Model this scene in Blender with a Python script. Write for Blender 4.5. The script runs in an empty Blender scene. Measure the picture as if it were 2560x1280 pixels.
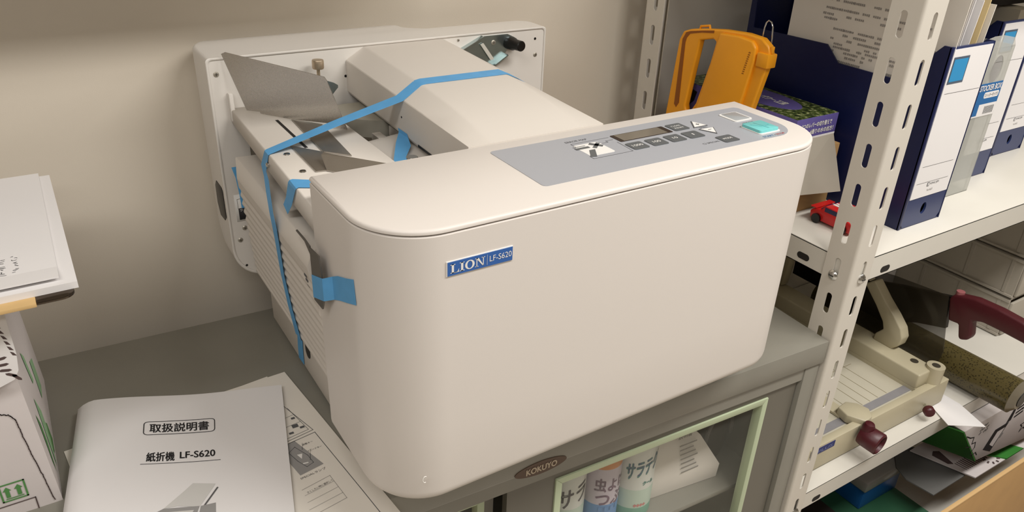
import bpy, bmesh, math, random
from mathutils import Vector, Matrix
random.seed(7)
S = bpy.context.scene
COL = S.collection
# ------------------------------------------------------------------ camera, exposure, light
FPX = 1940.65
cam_d = bpy.data.cameras.new('camera'); cam_d.sensor_width = 36.0; cam_d.lens = FPX/2560*36.0
cam_d.clip_start = 0.02; cam_d.clip_end = 50
cam = bpy.data.objects.new('camera', cam_d); COL.objects.link(cam)
_r = Vector((0.8471290, -0.5301042, 0.0369053)); _u = Vector((0.2217660, 0.4157957, 0.8820055)); _f = Vector((0.4828999, 0.7389881, -0.4697918))
cam.matrix_world = Matrix(((_r.x, _u.x, -_f.x, -0.239625), (_r.y, _u.y, -_f.y, -1.141964), (_r.z, _u.z, -_f.z, 0.696469), (0, 0, 0, 1)))
S.camera = cam
S.view_settings.view_transform = 'Standard'; S.view_settings.look = 'None'
S.view_settings.exposure = 0.13; S.view_settings.gamma = 1.0; S.view_settings.use_curve_mapping = False
W = bpy.data.worlds.new('world'); S.world = W; W.use_nodes = True
W.node_tree.nodes['Background'].inputs[0].default_value = (1.0, 0.95, 0.9, 1); W.node_tree.nodes['Background'].inputs[1].default_value = 0.02

def area(name, loc, size, size_y, power, color, target):
    d = bpy.data.lights.new(name, 'AREA'); d.shape = 'RECTANGLE'; d.size = size; d.size_y = size_y; d.energy = power; d.color = color
    o = bpy.data.objects.new(name, d); COL.objects.link(o); o.location = loc
    o.rotation_euler = (Vector(target)-Vector(loc)).to_track_quat('-Z', 'Y').to_euler(); return o
WARM = (1.0, 0.968, 0.925)
area('ceiling_and_fill_light', (0.95, -1.30, 1.60), 1.25, 0.30, 30, WARM, (0.95, -1.30, -0.88))
area('ceiling_and_fill_light', (2.45, -1.30, 1.60), 1.25, 0.30, 15, WARM, (2.45, -1.30, -0.88))
area('ceiling_and_fill_light', (-0.55, -2.30, 1.60), 1.25, 0.30, 11, WARM, (-0.55, -2.30, -0.88))
area('ceiling_and_fill_light', (-0.90, -1.20, 1.60), 1.25, 0.30, 12, WARM, (-0.90, -1.20, -0.88))  # extra lamp added to brighten the left side and the manuals

# ------------------------------------------------------------------ materials
def lin(c):
    return tuple((x/255/12.92 if x/255 <= 0.04045 else ((x/255+0.055)/1.055)**2.4) for x in c)
MATS = {}
def M(name, rgb, rough=0.5, metal=0.0, spec=0.5, bump=0.0, bscale=200.0, alpha=1.0, trans=0.0, vary=0.0, vscale=8.0, coat=0.0, emis=None):
    if name in MATS: return MATS[name]
    m = bpy.data.materials.new(name); m.use_nodes = True
    nt = m.node_tree; b = nt.nodes['Principled BSDF']
    c = lin(rgb)
    b.inputs['Base Color'].default_value = (*c, 1); b.inputs['Roughness'].default_value = rough; b.inputs['Metallic'].default_value = metal
    b.inputs['Specular IOR Level'].default_value = spec; b.inputs['Alpha'].default_value = alpha
    b.inputs['Transmission Weight'].default_value = trans; b.inputs['Coat Weight'].default_value = coat
    tc = nt.nodes.new('ShaderNodeTexCoord')
    if bump > 0:
        n = nt.nodes.new('ShaderNodeTexNoise'); n.inputs['Scale'].default_value = bscale; n.inputs['Detail'].default_value = 3
        bp = nt.nodes.new('ShaderNodeBump'); bp.inputs['Strength'].default_value = bump; bp.inputs['Distance'].default_value = 0.001
        nt.links.new(tc.outputs['Object'], n.inputs['Vector']); nt.links.new(n.outputs['Fac'], bp.inputs['Height']); nt.links.new(bp.outputs['Normal'], b.inputs['Normal'])
    if vary > 0:
        n2 = nt.nodes.new('ShaderNodeTexNoise'); n2.inputs['Scale'].default_value = vscale; n2.inputs['Detail'].default_value = 5
        r = nt.nodes.new('ShaderNodeValToRGB')
        r.color_ramp.elements[0].position = 0.3; r.color_ramp.elements[1].position = 0.7
        r.color_ramp.elements[0].color = (*[x*(1-vary) for x in c], 1); r.color_ramp.elements[1].color = (*[min(1, x*(1+vary*0.6)) for x in c], 1)
        nt.links.new(tc.outputs['Object'], n2.inputs['Vector']); nt.links.new(n2.outputs['Fac'], r.inputs['Fac']); nt.links.new(r.outputs['Color'], b.inputs['Base Color'])
    MATS[name] = m; return m

def brushed(name, rgb, rough=0.32, axis=2):
    m = M(name, rgb, rough, 0.95)
    nt = m.node_tree; b = nt.nodes['Principled BSDF']; tc = nt.nodes.new('ShaderNodeTexCoord')
    mp = nt.nodes.new('ShaderNodeMapping'); s = [900, 900, 900]; s[axis] = 12; mp.inputs['Scale'].default_value = s
    n = nt.nodes.new('ShaderNodeTexNoise'); n.inputs['Scale'].default_value = 1.0
    mr = nt.nodes.new('ShaderNodeMapRange'); mr.inputs['To Min'].default_value = rough-0.08; mr.inputs['To Max'].default_value = rough+0.12
    nt.links.new(tc.outputs['Object'], mp.inputs['Vector']); nt.links.new(mp.outputs['Vector'], n.inputs['Vector']); nt.links.new(n.outputs['Fac'], mr.inputs['Value']); nt.links.new(mr.outputs['Result'], b.inputs['Roughness'])
    return m

WHITE_P = M('machine_paint', (222, 215, 208), 0.42, bump=0.04, bscale=900)
WHITE_S = M('machine_sheet_paint', (216, 209, 200), 0.5, bump=0.05, bscale=900)
REAR_P = M('rear_unit_paint', (224, 219, 212), 0.45, bump=0.04, bscale=900)
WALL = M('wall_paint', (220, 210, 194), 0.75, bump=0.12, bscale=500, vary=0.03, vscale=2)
STEEL = brushed('brushed_steel', (190, 186, 180), 0.24, 0)
DSTEEL = brushed('dull_steel', (186, 180, 172), 0.40, 1)
ZINC = M('zinc_plate', (176, 190, 190), 0.22, 0.95, vary=0.12, vscale=40)
CHROME = M('screw_chrome', (215, 215, 212), 0.18, 1.0)
BRONZE = M('knurled_brass', (196, 178, 154), 0.35, 0.8)
BLACK = M('black_plastic', (14, 13, 13), 0.35)
DARK = M('dark_gap', (30, 26, 22), 0.8)
TAPE = M('blue_tape', (92, 166, 220), 0.55, bump=0.15, bscale=1500, vary=0.06, vscale=60)
PANEL = M('grey_panel_film', (164, 166, 172), 0.38)
KEY = M('dark_grey_key', (92, 95, 97), 0.4)
INKW = M('white_ink', (232, 230, 226), 0.5)
INKG = M('dark_grey_ink', (88, 88, 90), 0.6)
INKK = M('black_ink', (38, 36, 38), 0.7)
INKL = M('faint_grey_ink', (150, 145, 140), 0.8)
INKB = M('blue_ink', (40, 105, 165), 0.5)
INKR = M('red_ink', (180, 60, 60), 0.5)
LCD = M('display_glass', (120, 112, 100), 0.12)
LCDF = M('display_frame', (50, 38, 32), 0.3)
TURQ = M('turquoise_key', (120, 205, 205), 0.3)
CLEARK = M('pale_test_key', (164, 168, 170), 0.3)
BADGE = M('badge_blue', (46, 96, 168), 0.35)
SHELF = M('shelf_enamel', (216, 212, 202), 0.3, bump=0.05, bscale=250, vary=0.02, vscale=14)
POST = M('post_enamel', (212, 206, 195), 0.36, bump=0.05, bscale=300)
CAB = M('grey_cabinet_enamel', (134, 131, 121), 0.36, bump=0.06, bscale=400, vary=0.06, vscale=10)
CABD = M('grey_door_enamel', (106, 102, 92), 0.45, vary=0.04, vscale=6)
GEDGE = M('pale_green_trim', (184, 196, 164), 0.4)
GLASS = M('cabinet_glass', (190, 190, 176), 0.04, alpha=0.06)
PAPER = M('white_paper', (232, 229, 228), 0.85, vary=0.015, vscale=5)
PAPER2 = M('warm_paper', (228, 222, 212), 0.85, vary=0.015, vscale=5)
NAVY = M('navy_board', (15, 25, 70), 0.42, bump=0.08, bscale=800)
NAVYF = M('navy_film', (44, 56, 98), 0.3)
ORANGE = M('orange_plastic', (250, 168, 30), 0.38, vary=0.05, vscale=14)
ORED = M('orange_mark', (176, 104, 24), 0.5)
PURPLE = M('purple_print', (102, 92, 158), 0.35)
KRAFT = M('kraft_card', (182, 144, 94), 0.8, vary=0.06, vscale=20)
GREYC = M('grey_card_back', (168, 160, 146), 0.85, vary=0.03, vscale=12)
REDP = M('red_plastic', (205, 34, 34), 0.3)
CREAM = M('cream_cast_metal', (188, 179, 152), 0.42, vary=0.05, vscale=14)
CREAM2 = M('cream_bed', (192, 186, 168), 0.4, vary=0.06, vscale=8)
MAROON = M('maroon_plastic', (74, 20, 28), 0.4, bump=0.1, bscale=500)
SMOKE = M('smoked_acrylic', (58, 52, 42), 0.08, alpha=0.55)
RULER = M('grey_ruler', (140, 138, 140), 0.5, vary=0.05, vscale=60)
CANW = M('can_white', (214, 216, 208), 0.35)
FROST = M('frosted_plastic', (214, 214, 206), 0.35, alpha=0.42)
FROST2 = M('frosted_drawer', (190, 182, 168), 0.45, alpha=0.8)
WOOD = M('pale_wood', (206, 172, 118), 0.6, vary=0.08, vscale=18)
CARTON = M('white_carton', (220, 212, 210), 0.75, bump=0.15, bscale=90, vary=0.03, vscale=8)
GREEN = M('green_print', (88, 146, 80), 0.6)
GREENP = M('pale_green_print', (150, 190, 146), 0.7)
BROWNP = M('brown_print', (84, 68, 66), 0.7)

def grassmat():
    m = M('grass_photo_print', (60, 80, 30), 0.35); nt = m.node_tree; b = nt.nodes['Principled BSDF']
    tc = nt.nodes.new('ShaderNodeTexCoord'); n = nt.nodes.new('ShaderNodeTexNoise'); n.inputs['Scale'].default_value = 130; n.inputs['Detail'].default_value = 8
    r = nt.nodes.new('ShaderNodeValToRGB'); e = r.color_ramp.elements
    e[0].position = 0.38; e[0].color = (*lin((28, 38, 18)), 1); e[1].position = 0.72; e[1].color = (*lin((196, 196, 150)), 1)
    k = r.color_ramp.elements.new(0.55); k.color = (*lin((84, 100, 44)), 1)
    nt.links.new(tc.outputs['Object'], n.inputs['Vector']); nt.links.new(n.outputs['Fac'], r.inputs['Fac']); nt.links.new(r.outputs['Color'], b.inputs['Base Color']); return m
GRASS = grassmat()
def rollmat():
    m = M('speckled_roll_film', (70, 62, 30), 0.28); nt = m.node_tree; b = nt.nodes['Principled BSDF']
    tc = nt.nodes.new('ShaderNodeTexCoord'); n = nt.nodes.new('ShaderNodeTexVoronoi'); n.inputs['Scale'].default_value = 210
    r = nt.nodes.new('ShaderNodeValToRGB'); e = r.color_ramp.elements
    e[0].position = 0.12; e[0].color = (*lin((30, 24, 10)), 1); e[1].position = 0.45; e[1].color = (*lin((88, 78, 44)), 1)
    nt.links.new(tc.outputs['Object'], n.inputs['Vector']); nt.links.new(n.outputs['Distance'], r.inputs['Fac']); nt.links.new(r.outputs['Color'], b.inputs['Base Color']); return m
ROLL = rollmat()

# ------------------------------------------------------------------ mesh helpers
OFF = {}
def thing(name, label, cat, loc=(0, 0, 0), group=None, rotz=0.0, local=False):
    o = bpy.data.objects.new(name, None); COL.objects.link(o); o.empty_display_size = 0.05
    o.location = loc; o.rotation_euler = (0, 0, rotz); o['label'] = label; o['category'] = cat
    if group: o['group'] = group
    OFF[o.name] = Vector((0, 0, 0)) if local else Vector(loc); return o

def frame_of(n):
    n = Vector(n).normalized(); a = Vector((0, 0, 1)) if abs(n.z) < 0.9 else Vector((1, 0, 0))
    x = a.cross(n).normalized(); return x, n.cross(x)

TXT = {}
def glyphs(s):
    if s in TXT: return TXT[s]
    c = bpy.data.curves.new('lettering', 'FONT'); c.body = s; c.resolution_u = 3
    o = bpy.data.objects.new('lettering', c); COL.objects.link(o); bpy.context.view_layer.update()
    ev = o.evaluated_get(bpy.context.evaluated_depsgraph_get()); me = ev.to_mesh()
    vs = [(v.co.x, v.co.y) for v in me.vertices]; fs = [tuple(p.vertices) for p in me.polygons]
    ev.to_mesh_clear(); bpy.data.objects.remove(o); bpy.data.curves.remove(c)
    x0 = min(v[0] for v in vs); x1 = max(v[0] for v in vs); y0 = min(v[1] for v in vs); y1 = max(v[1] for v in vs)
    vs = [((v[0]-x0)/(x1-x0), (v[1]-y0)/(y1-y0)) for v in vs]; TXT[s] = (vs, fs); return TXT[s]

UNIT = [None]          # (scale, offset): design units of the part being built
class G:
    def __init__(s, *mats): s.bm = bmesh.new(); s.mats = list(mats); s.mi = 0; s.unit = UNIT[0]
    def use(s, m):
        if m not in s.mats: s.mats.append(m)
        s.mi = s.mats.index(m); return s
    def face(s, pts):
        try:
            f = s.bm.faces.new([s.bm.verts.new(p) for p in pts]); f.material_index = s.mi; return f
        except ValueError: return None
    def add(s, verts, faces, mi=None):
        vs = [s.bm.verts.new(v) for v in verts]
        for f in faces:
            try: s.bm.faces.new([vs[i] for i in f]).material_index = s.mi if mi is None else mi
            except ValueError: pass
    def merge(s, b):
        idx = {v: i for i, v in enumerate(b.verts)}
        s.add([v.co.copy() for v in b.verts], [[idx[v] for v in f.verts] for f in b.faces]); b.free(); return s
    def box(s, x0, x1, y0, y1, z0, z1, bev=0.0, seg=2):
        b = bmesh.new(); bmesh.ops.create_cube(b, size=1.0)
        for v in b.verts: v.co = Vector(((x0+x1)/2+v.co.x*(x1-x0), (y0+y1)/2+v.co.y*(y1-y0), (z0+z1)/2+v.co.z*(z1-z0)))
        if bev > 0: bmesh.ops.bevel(b, geom=b.edges[:], offset=bev, segments=seg, affect='EDGES', profile=0.5)
        return s.merge(b)
    def rings(s, loops, cap0=True, cap1=True, closed=True):
        vs = [[s.bm.verts.new(p) for p in l] for l in loops]; n = len(vs[0])
        for a, b in zip(vs, vs[1:]):
            for i in range(n if closed else n-1):
                j = (i+1) % n
                try: s.bm.faces.new((a[i], a[j], b[j], b[i])).material_index = s.mi
                except ValueError: pass
        if cap0: s.bm.faces.new(list(reversed(vs[0]))).material_index = s.mi
        if cap1: s.bm.faces.new(vs[-1]).material_index = s.mi
        return s
    def prism(s, pts, axis, a0, a1, bev=0.0, seg=2):
        mk = {'X': lambda p, a: (a, p[0], p[1]), 'Y': lambda p, a: (p[0], a, p[1]), 'Z': lambda p, a: (p[0], p[1], a)}[axis]
        b = bmesh.new(); l0 = [b.verts.new(mk(p, a0)) for p in pts]; l1 = [b.verts.new(mk(p, a1)) for p in pts]; n = len(pts)
        for i in range(n): b.faces.new((l0[i], l0[(i+1) % n], l1[(i+1) % n], l1[i]))
        b.faces.new(list(reversed(l0))); b.faces.new(l1)
        bmesh.ops.recalc_face_normals(b, faces=b.faces[:])
        if bev > 0: bmesh.ops.bevel(b, geom=b.edges[:], offset=bev, segments=seg, affect='EDGES', profile=0.5)
        return s.merge(b)
    def cyl(s, p0, p1, r0, r1=None, n=24, cap=True):
        r1 = r0 if r1 is None else r1; p0 = Vector(p0); p1 = Vector(p1); x, y = frame_of(p1-p0)
        L = [[c+x*(math.cos(2*math.pi*i/n)*r)+y*(math.sin(2*math.pi*i/n)*r) for i in range(n)] for c, r in ((p0, r0), (p1, r1))]
        return s.rings(L, cap, cap)
    def lathe(s, p0, d, prof, n=24):
        p0 = Vector(p0); d = Vector(d).normalized(); x, y = frame_of(d)
        return s.rings([[p0+d*h+x*(math.cos(2*math.pi*i/n)*max(r, 1e-5))+y*(math.sin(2*math.pi*i/n)*max(r, 1e-5)) for i in range(n)] for r, h in prof])
    def tube(s, pts, r, n=10):
        pts = [Vector(p) for p in pts]; L = []; px = None
        for i, p in enumerate(pts):
            t = (pts[min(i+1, len(pts)-1)]-pts[max(i-1, 0)]).normalized()
            if px is None: px, _ = frame_of(t)
            x = (px-t*px.dot(t)).normalized(); y = t.cross(x); px = x
            L.append([p+x*(math.cos(2*math.pi*k/n)*r)+y*(math.sin(2*math.pi*k/n)*r) for k in range(n)])
        return s.rings(L)
    def slab(s, quad, th):
        q = [Vector(p) for p in quad]; n = (q[1]-q[0]).cross(q[2]-q[0]).normalized()*(th/2)
        return s.rings([[p-n for p in q], [p+n for p in q]])
    def ribbon(s, pairs, th=0.0003):
        # pairs of (left,right) edge points along a strip, with real thickness
        L = []
        for i, (a, b) in enumerate(pairs):
            a = Vector(a); b = Vector(b); i0 = max(i-1, 0); i1 = min(i+1, len(pairs)-1)
            t = (Vector(pairs[i1][0])+Vector(pairs[i1][1])-Vector(pairs[i0][0])-Vector(pairs[i0][1]))
            n = t.cross(b-a)
            n = n.normalized()*(th/2) if n.length > 1e-12 else Vector((0, 0, th/2))
            L.append([a-n, b-n, b+n, a+n])
        return s.rings(L)
    def text(s, st, o, rv, uv, w, h, off=0.0004, mapf=None, bold=0.0):
        if bold:
            o = Vector(o); a = Vector(rv).normalized()*bold; b = Vector(uv).normalized()*bold
            for k, d in enumerate((a, -a, b, -b)): s.text(st, o+d, rv, uv, w, h, off+0.00004*k)
            return s
        vs, fs = glyphs(st); rv = Vector(rv).normalized(); uv = Vector(uv).normalized(); n = rv.cross(uv).normalized()*off; o = Vector(o)
        if mapf: pts = [mapf(o.x+v[0]*w, o.y+v[1]*h) for v in vs]
        else: pts = [o+rv*(v[0]*w)+uv*(v[1]*h)+n for v in vs]
        s.add(pts, fs)
        return s
    def flat(s, pts2, o, rv, uv, off=0.0004):
        rv = Vector(rv).normalized(); uv = Vector(uv).normalized(); n = rv.cross(uv).normalized()*off; o = Vector(o)
        s.face([o+rv*p[0]+uv*p[1]+n for p in pts2]); return s
    def line(s, pts2, w, o, rv, uv, off=0.0004):
        for (a, b) in zip(pts2, pts2[1:]):
            dx, dy = b[0]-a[0], b[1]-a[1]; L = math.hypot(dx, dy) or 1e-9; nx, ny = -dy/L*w/2, dx/L*w/2; ex, ey = dx/L*w/2, dy/L*w/2
            s.flat([(a[0]+nx-ex, a[1]+ny-ey), (a[0]-nx-ex, a[1]-ny-ey), (b[0]-nx+ex, b[1]-ny+ey), (b[0]+nx+ex, b[1]+ny+ey)], o, rv, uv, off)
        return s
    def build(s, name, parent=None, loc=None, smooth=True, ang=32, recalc=True):
        bm = s.bm
        if recalc:
            bmesh.ops.recalc_face_normals(bm, faces=bm.faces[:])
        if s.unit:
            for v in bm.verts: v.co = v.co*s.unit[0]+s.unit[1]
        off = OFF[parent.name] if parent else Vector(loc or (0, 0, 0))
        for v in bm.verts: v.co -= off
        if smooth:
            for f in bm.faces: f.smooth = True
            for e in bm.edges:
                if len(e.link_faces) == 2:
                    try: e.smooth = e.calc_face_angle() < math.radians(ang)
                    except ValueError: e.smooth = False
        me = bpy.data.meshes.new(name); bm.to_mesh(me); bm.free()
        for m in s.mats: me.materials.append(m)
        o = bpy.data.objects.new(name, me); COL.objects.link(o)
        if parent: o.parent = parent
        else: o.location = off
        OFF[o.name] = off; return o

def tag(o, label, cat, group=None):
    o['label'] = label; o['category'] = cat
    if group: o['group'] = group
    return o
def lab(o, label): o['label'] = label; return o
def struct(o): o['kind'] = 'structure'; return o

def rrect(x0, x1, y0, y1, r, n=6):
    rs = r if isinstance(r, (list, tuple)) else (r,)*4; P = []
    for (cx, cy, a0, rr) in ((x1, y1, 0, rs[0]), (x0, y1, 90, rs[1]), (x0, y0, 180, rs[2]), (x1, y0, 270, rs[3])):
        sx = -1 if cx == x1 else 1; sy = -1 if cy == y1 else 1; c = (cx+sx*rr, cy+sy*rr)
        k = n if rr > 1e-6 else 0
        for i in range(k+1):
            a = math.radians(a0+90*i/max(k, 1)); P.append((c[0]+rr*math.cos(a), c[1]+rr*math.sin(a)))
    return P
def obround(cx, cy, w, h, n=8):
    r = min(w, h)/2; return rrect(cx-w/2, cx+w/2, cy-h/2, cy+h/2, r*0.999, n)
XA, YA, ZA = (1, 0, 0), (0, 1, 0), (0, 0, 1)

# plate in a plane with through slots: one outer rectangle strip, slots cut as boxes rows (exact geometry, no booleans)
def slotted_strip(g, o, rv, uv, nv, w, z0, z1, th, slots, sw, sc):
    """strip of width w along rv, z0..z1 along uv; slots [(zc, len)] of width sw centred sc; thickness th along nv"""
    o = Vector(o); rv = Vector(rv); uv = Vector(uv); nv = Vector(nv); n = 6
    def P(a, b, t): return o+rv*a+uv*b+nv*t
    def quad(a0, b0, a1, b1):
        for t in (0, th): g.face([P(a0, b0, t), P(a1, b0, t), P(a1, b1, t), P(a0, b1, t)])
    zc = z0
    for (c, L) in slots:
        lo, hi = c-L/2-0.004, c+L/2+0.004
        if lo < z0 or hi > z1: continue
        quad(0, zc, w, lo); zc = hi
        # slotted cell: fan between slot outline and cell rectangle
        out = []; r = sw/2
        for i in range(4*n):
            k = i//n; a = math.radians(90*k+90*(i % n)/(n-1)); cc = (sc, c+(L/2-r)*(1 if k in (0, 1) else -1))
            out.append((cc[0]+r*math.cos(a), cc[1]+r*math.sin(a), k))
        corner = [(w, hi), (0, hi), (0, lo), (w, lo)]
        for t in (0, th):
            sv = [g.bm.verts.new(P(q[0], q[1], t)) for q in out]; cv = [g.bm.verts.new(P(q[0], q[1], t)) for q in corner]
            for i in range(4*n):
                j = (i+1) % (4*n); ka, kb = out[i][2], out[j][2]
                f = [sv[i], sv[j], cv[ka]] if ka == kb else [sv[i], sv[j], cv[kb], cv[ka]]
                g.bm.faces.new(f).material_index = g.mi
            if t == 0: s0 = sv
            else:
                for i in range(4*n):
                    j = (i+1) % (4*n); g.bm.faces.new((s0[i], s0[j], sv[j], sv[i])).material_index = g.mi
    quad(0, zc, w, z1)
    for a in (w,): g.face([P(a, z0, 0), P(a, z1, 0), P(a, z1, th), P(a, z0, th)])

# ------------------------------------------------------------------ room
WALL2 = M('low_bounce_wall', (150, 142, 130), 0.8)  # unseen walls coloured darker to cut the light they bounce back
WY = 0.078; FZ = -0.88; CZ = 1.66
struct(G(WALL).box(-2.2, 3.6, WY, WY+0.1, FZ, CZ).build('wall_back'))
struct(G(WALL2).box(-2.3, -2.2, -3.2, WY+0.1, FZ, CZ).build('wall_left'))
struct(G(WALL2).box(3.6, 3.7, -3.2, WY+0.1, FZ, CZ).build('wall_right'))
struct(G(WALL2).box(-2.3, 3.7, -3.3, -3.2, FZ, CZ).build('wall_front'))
struct(G(M('floor_vinyl', (216, 208, 196), 0.5, vary=0.05, vscale=4)).box(-2.3, 3.7, -3.3, WY+0.1, FZ-0.1, FZ).build('floor'))
struct(G(M('ceiling_board', (190, 186, 180), 0.9, bump=0.3, bscale=120)).box(-2.3, 3.7, -3.3, WY+0.1, CZ, CZ+0.1).build('ceiling'))
g = G(POST); g.box(-1.35, 0.36, -0.155, WY, 0.62, 0.645, 0.002)  # unseen board added to throw the dark band across the wall top
tag(g.build('added_shade_shelf', loc=(-0.5, WY, 0.62)), 'unseen shelf board added above the machine to shade the wall', 'shelf')

# ------------------------------------------------------------------ grey steel cabinet (its own slightly turned frame)
CT = -0.052
cab = thing('steel_cabinet', 'low grey steel cabinet with sliding glass doors carrying the folding machine', 'cabinet', (0.777, -0.5405, 0), rotz=CT, local=True)
g = G(CAB); g.box(-1.50, 0, 0, 0.487, -0.0425, 0, 0.0018); g.build('top_panel', cab)
g = G(CAB)
g.box(-1.497, -1.47, 0.004, 0.484, FZ, -0.0425); g.box(-0.036, -0.004, 0.004, 0.484, FZ, -0.0425, 0.001)
g.box(-1.47, -0.036, 0.470, 0.484, FZ, -0.0425); g.box(-1.47, -0.036, 0.02, 0.47, FZ, FZ+0.06)
g.box(-1.47, -0.036, 0.006, 0.012, -0.0700, -0.0425)
g.build('cabinet_body', cab)
g = G(CAB); g.box(-1.46, -0.04, 0.040, 0.465, -0.312, -0.302, 0.001); g.build('inner_shelf', cab)
def cab_door(x0, x1, y, gx0, gx1, gz1):
    g = G(CABD); g.box(x0, gx0, y, y+0.012, FZ+0.06, -0.0600); g.box(gx1, x1, y, y+0.012, FZ+0.06, -0.0600)
    g.box(gx0, gx1, y, y+0.012, gz1, -0.0600); g.box(gx0, gx1, y, y+0.012, FZ+0.06, FZ+0.14)
    d = g.build('sliding_door', cab)
    t = 0.011; g = G(GEDGE); b = FZ+0.14
    # mitred trim
    for q in (((gx0, gz1), (gx1, gz1), (gx1-t, gz1-t), (gx0+t, gz1-t)), ((gx1, gz1), (gx1, b), (gx1-t, b+t), (gx1-t, gz1-t)),
              ((gx0, gz1), (gx0+t, gz1-t), (gx0+t, b+t), (gx0, b)), ((gx0, b), (gx0+t, b+t), (gx1-t, b+t), (gx1, b))):
        g.prism(q, 'Y', y-0.003, y+0.014, 0.0008)
    lab(g.build('glass_trim', d), 'pale green trim around the glass')
    g = G(GLASS); g.box(gx0+0.006, gx1-0.006, y+0.006, y+0.009, b+0.006, gz1-0.006); g.build('glass_pane', d)
    return d
cab_door(-0.589, -0.040, 0.012, -0.512, -0.104, -0.0855)
cab_door(-1.46, -0.600, 0.030, -1.40, -0.615, -0.0855)
g = G(M('brown_badge_enamel', (84, 58, 38), 0.4)); 
el = [(-0.5455+0.0405*math.cos(a)*(1.0), -0.0392+0.0112*math.sin(a)) for a in [2*math.pi*i/48 for i in range(48)]]
el = [(-0.5455+math.copysign(abs(math.cos(a))**1.15, math.cos(a))*0.0405, -0.0392+0.0112*math.sin(a)) for a in [2*math.pi*i/64 for i in range(64)]]
g.prism(el, 'Y', -0.0008, 0.0012)
g.use(M('badge_letter', (196, 180, 158), 0.5)).text('KOKUYO', (-0.5685, -0.0008, -0.0447), XA, ZA, 0.0475, 0.0098, bold=0.0005)
g.build('maker_badge', cab)
CM = Matrix.Translation((0.777, -0.5405, 0)) @ Matrix.Rotation(CT, 4, 'Z')
def cabw(x, y, z): return CM @ Vector((x, y, z))

# spray cans and packet inside the cabinet
def can(name, label, lx, ly, r, top, bands, words):
    p = cabw(lx, ly, -0.302); t = thing(name, label, 'spray can', tuple(p), group='cans behind the cabinet glass', rotz=CT, local=True)
    H = top+0.302; g = G(CANW); g.lathe((0, 0, 0.001), ZA, [(r*0.93, 0), (r, 0.004)]+[(r, 0.004+(H-0.03)*k/8) for k in range(9)]+[(r*0.93, H-0.018), (r*0.8, H-0.012)], 48)
    # colour bands by height
    g.mats += [b[2] for b in bands]
    for f in g.bm.faces:
        c = f.calc_center_median()
        for k, b in enumerate(bands):
            if b[0] <= c.z < b[1] and f.normal.length >= 0 and abs((c.x**2+c.y**2)**.5-r) < r*0.2: f.material_index = 1+k
    g.build('can_body', t)
    g = G(M('can_cap_white', (222, 218, 208), 0.4)); g.lathe((0, 0, H-0.016), ZA, [(r*0.86, 0), (r*0.86, 0.03), (r*0.7, 0.036), (r*0.68, 0.036)], 40); g.build('cap', t)
    g = G()
    for (st, mm, a0, z, w, h, tilt) in words:
        g.use(mm)
        vs, fs = glyphs(st); R = r+0.0004
        pts = []
        for v in vs:
            s = v[0]*w; zz = z+v[1]*h+tilt*s; a = math.radians(a0)+s/R
            pts.append((R*math.sin(a), -R*math.cos(a), zz))
        for dx, dz in ((0, 0), (.0007, 0), (-.0007, 0), (0, .0007), (0, -.0007)):
            ca, sa = math.cos(dx/R), math.sin(dx/R); g.add([(x*ca-y*sa, x*sa+y*ca, z_+dz) for x, y, z_ in pts], fs)
    g.build('label_print', t, recalc=False)
C_GR = M('can_teal', (120, 172, 150), 0.4); C_GR2 = M('can_pale_green', (190, 208, 192), 0.4); C_BL = M('can_blue', (96, 140, 190), 0.4)
C_LIL = M('can_lilac', (196, 186, 196), 0.4); C_OR = M('can_orange_band', (206, 140, 84), 0.4); C_PU = M('can_mauve_print', (112, 84, 104), 0.4); C_TE = M('can_dark_teal', (70, 126, 116), 0.4)
can('spray_can', 'pale green spray can at the left edge of the cabinet glass', -0.436, 0.092, 0.033, -0.122, [(0.0, 0.08, C_GR2)],
    [('サラ', M('dark_print', (70, 60, 66), 0.5), -50, 0.080, 0.050, 0.036, 0.35)])
can('spray_can', 'lilac and blue spray can with an orange band, between two green cans', -0.368, 0.088, 0.0315, -0.122, [(0.0, 0.055, C_BL), (0.055, 0.13, C_LIL), (0.13, 0.16, C_OR)],
    [('虫よけ', C_PU, -54, 0.090, 0.060, 0.027, 0.0), ('つぶ', C_PU, -48, 0.060, 0.052, 0.026, 0.0), ('■■■■', C_BL, -38, 0.048, 0.040, 0.008, 0.0)])
can('spray_can', 'teal and white spray can beside the white packet', -0.300, 0.090, 0.036, -0.112, [(0.0, 0.03, C_GR), (0.03, 0.075, C_GR2)],
    [('サラテクト', C_TE, -58, 0.0865, 0.0745, 0.034, 0.32), ('サラテクト', M('navy_print', (58, 66, 116), 0.5), -57, 0.0895, 0.0735, 0.031, 0.32), ('クール', C_TE, -10, 0.075, 0.022, 0.008, 0.0), ('◆◆◆◆', M('pink_print', (200, 130, 124), 0.5), -28, 0.028, 0.022, 0.006, 0.0)])
t = thing('paper_packet', 'crumpled white paper packet with small print behind the cabinet glass', 'packet', tuple(cabw(-0.188, 0.10, -0.302)), rotz=CT, local=True)
g = G(PAPER2)
g.rings([[(-0.072, -0.02, 0.001), (0.070, -0.03, 0.001), (0.072, 0.05, 0.001), (-0.070, 0.05, 0.001)], [(-0.078, -0.024, 0.05), (0.068, -0.034, 0.035), (0.068, 0.05, 0.04), (-0.072, 0.05, 0.05)],
         [(-0.070, 0.0, 0.11), (0.030, -0.012, 0.10), (0.034, 0.04, 0.10), (-0.06, 0.045, 0.11)], [(-0.062, 0.012, 0.142), (0.002, 0.008, 0.128), (0.002, 0.03, 0.128), (-0.056, 0.035, 0.140)]])
g.build('wrapper', t)
g = G(INKL)
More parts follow.
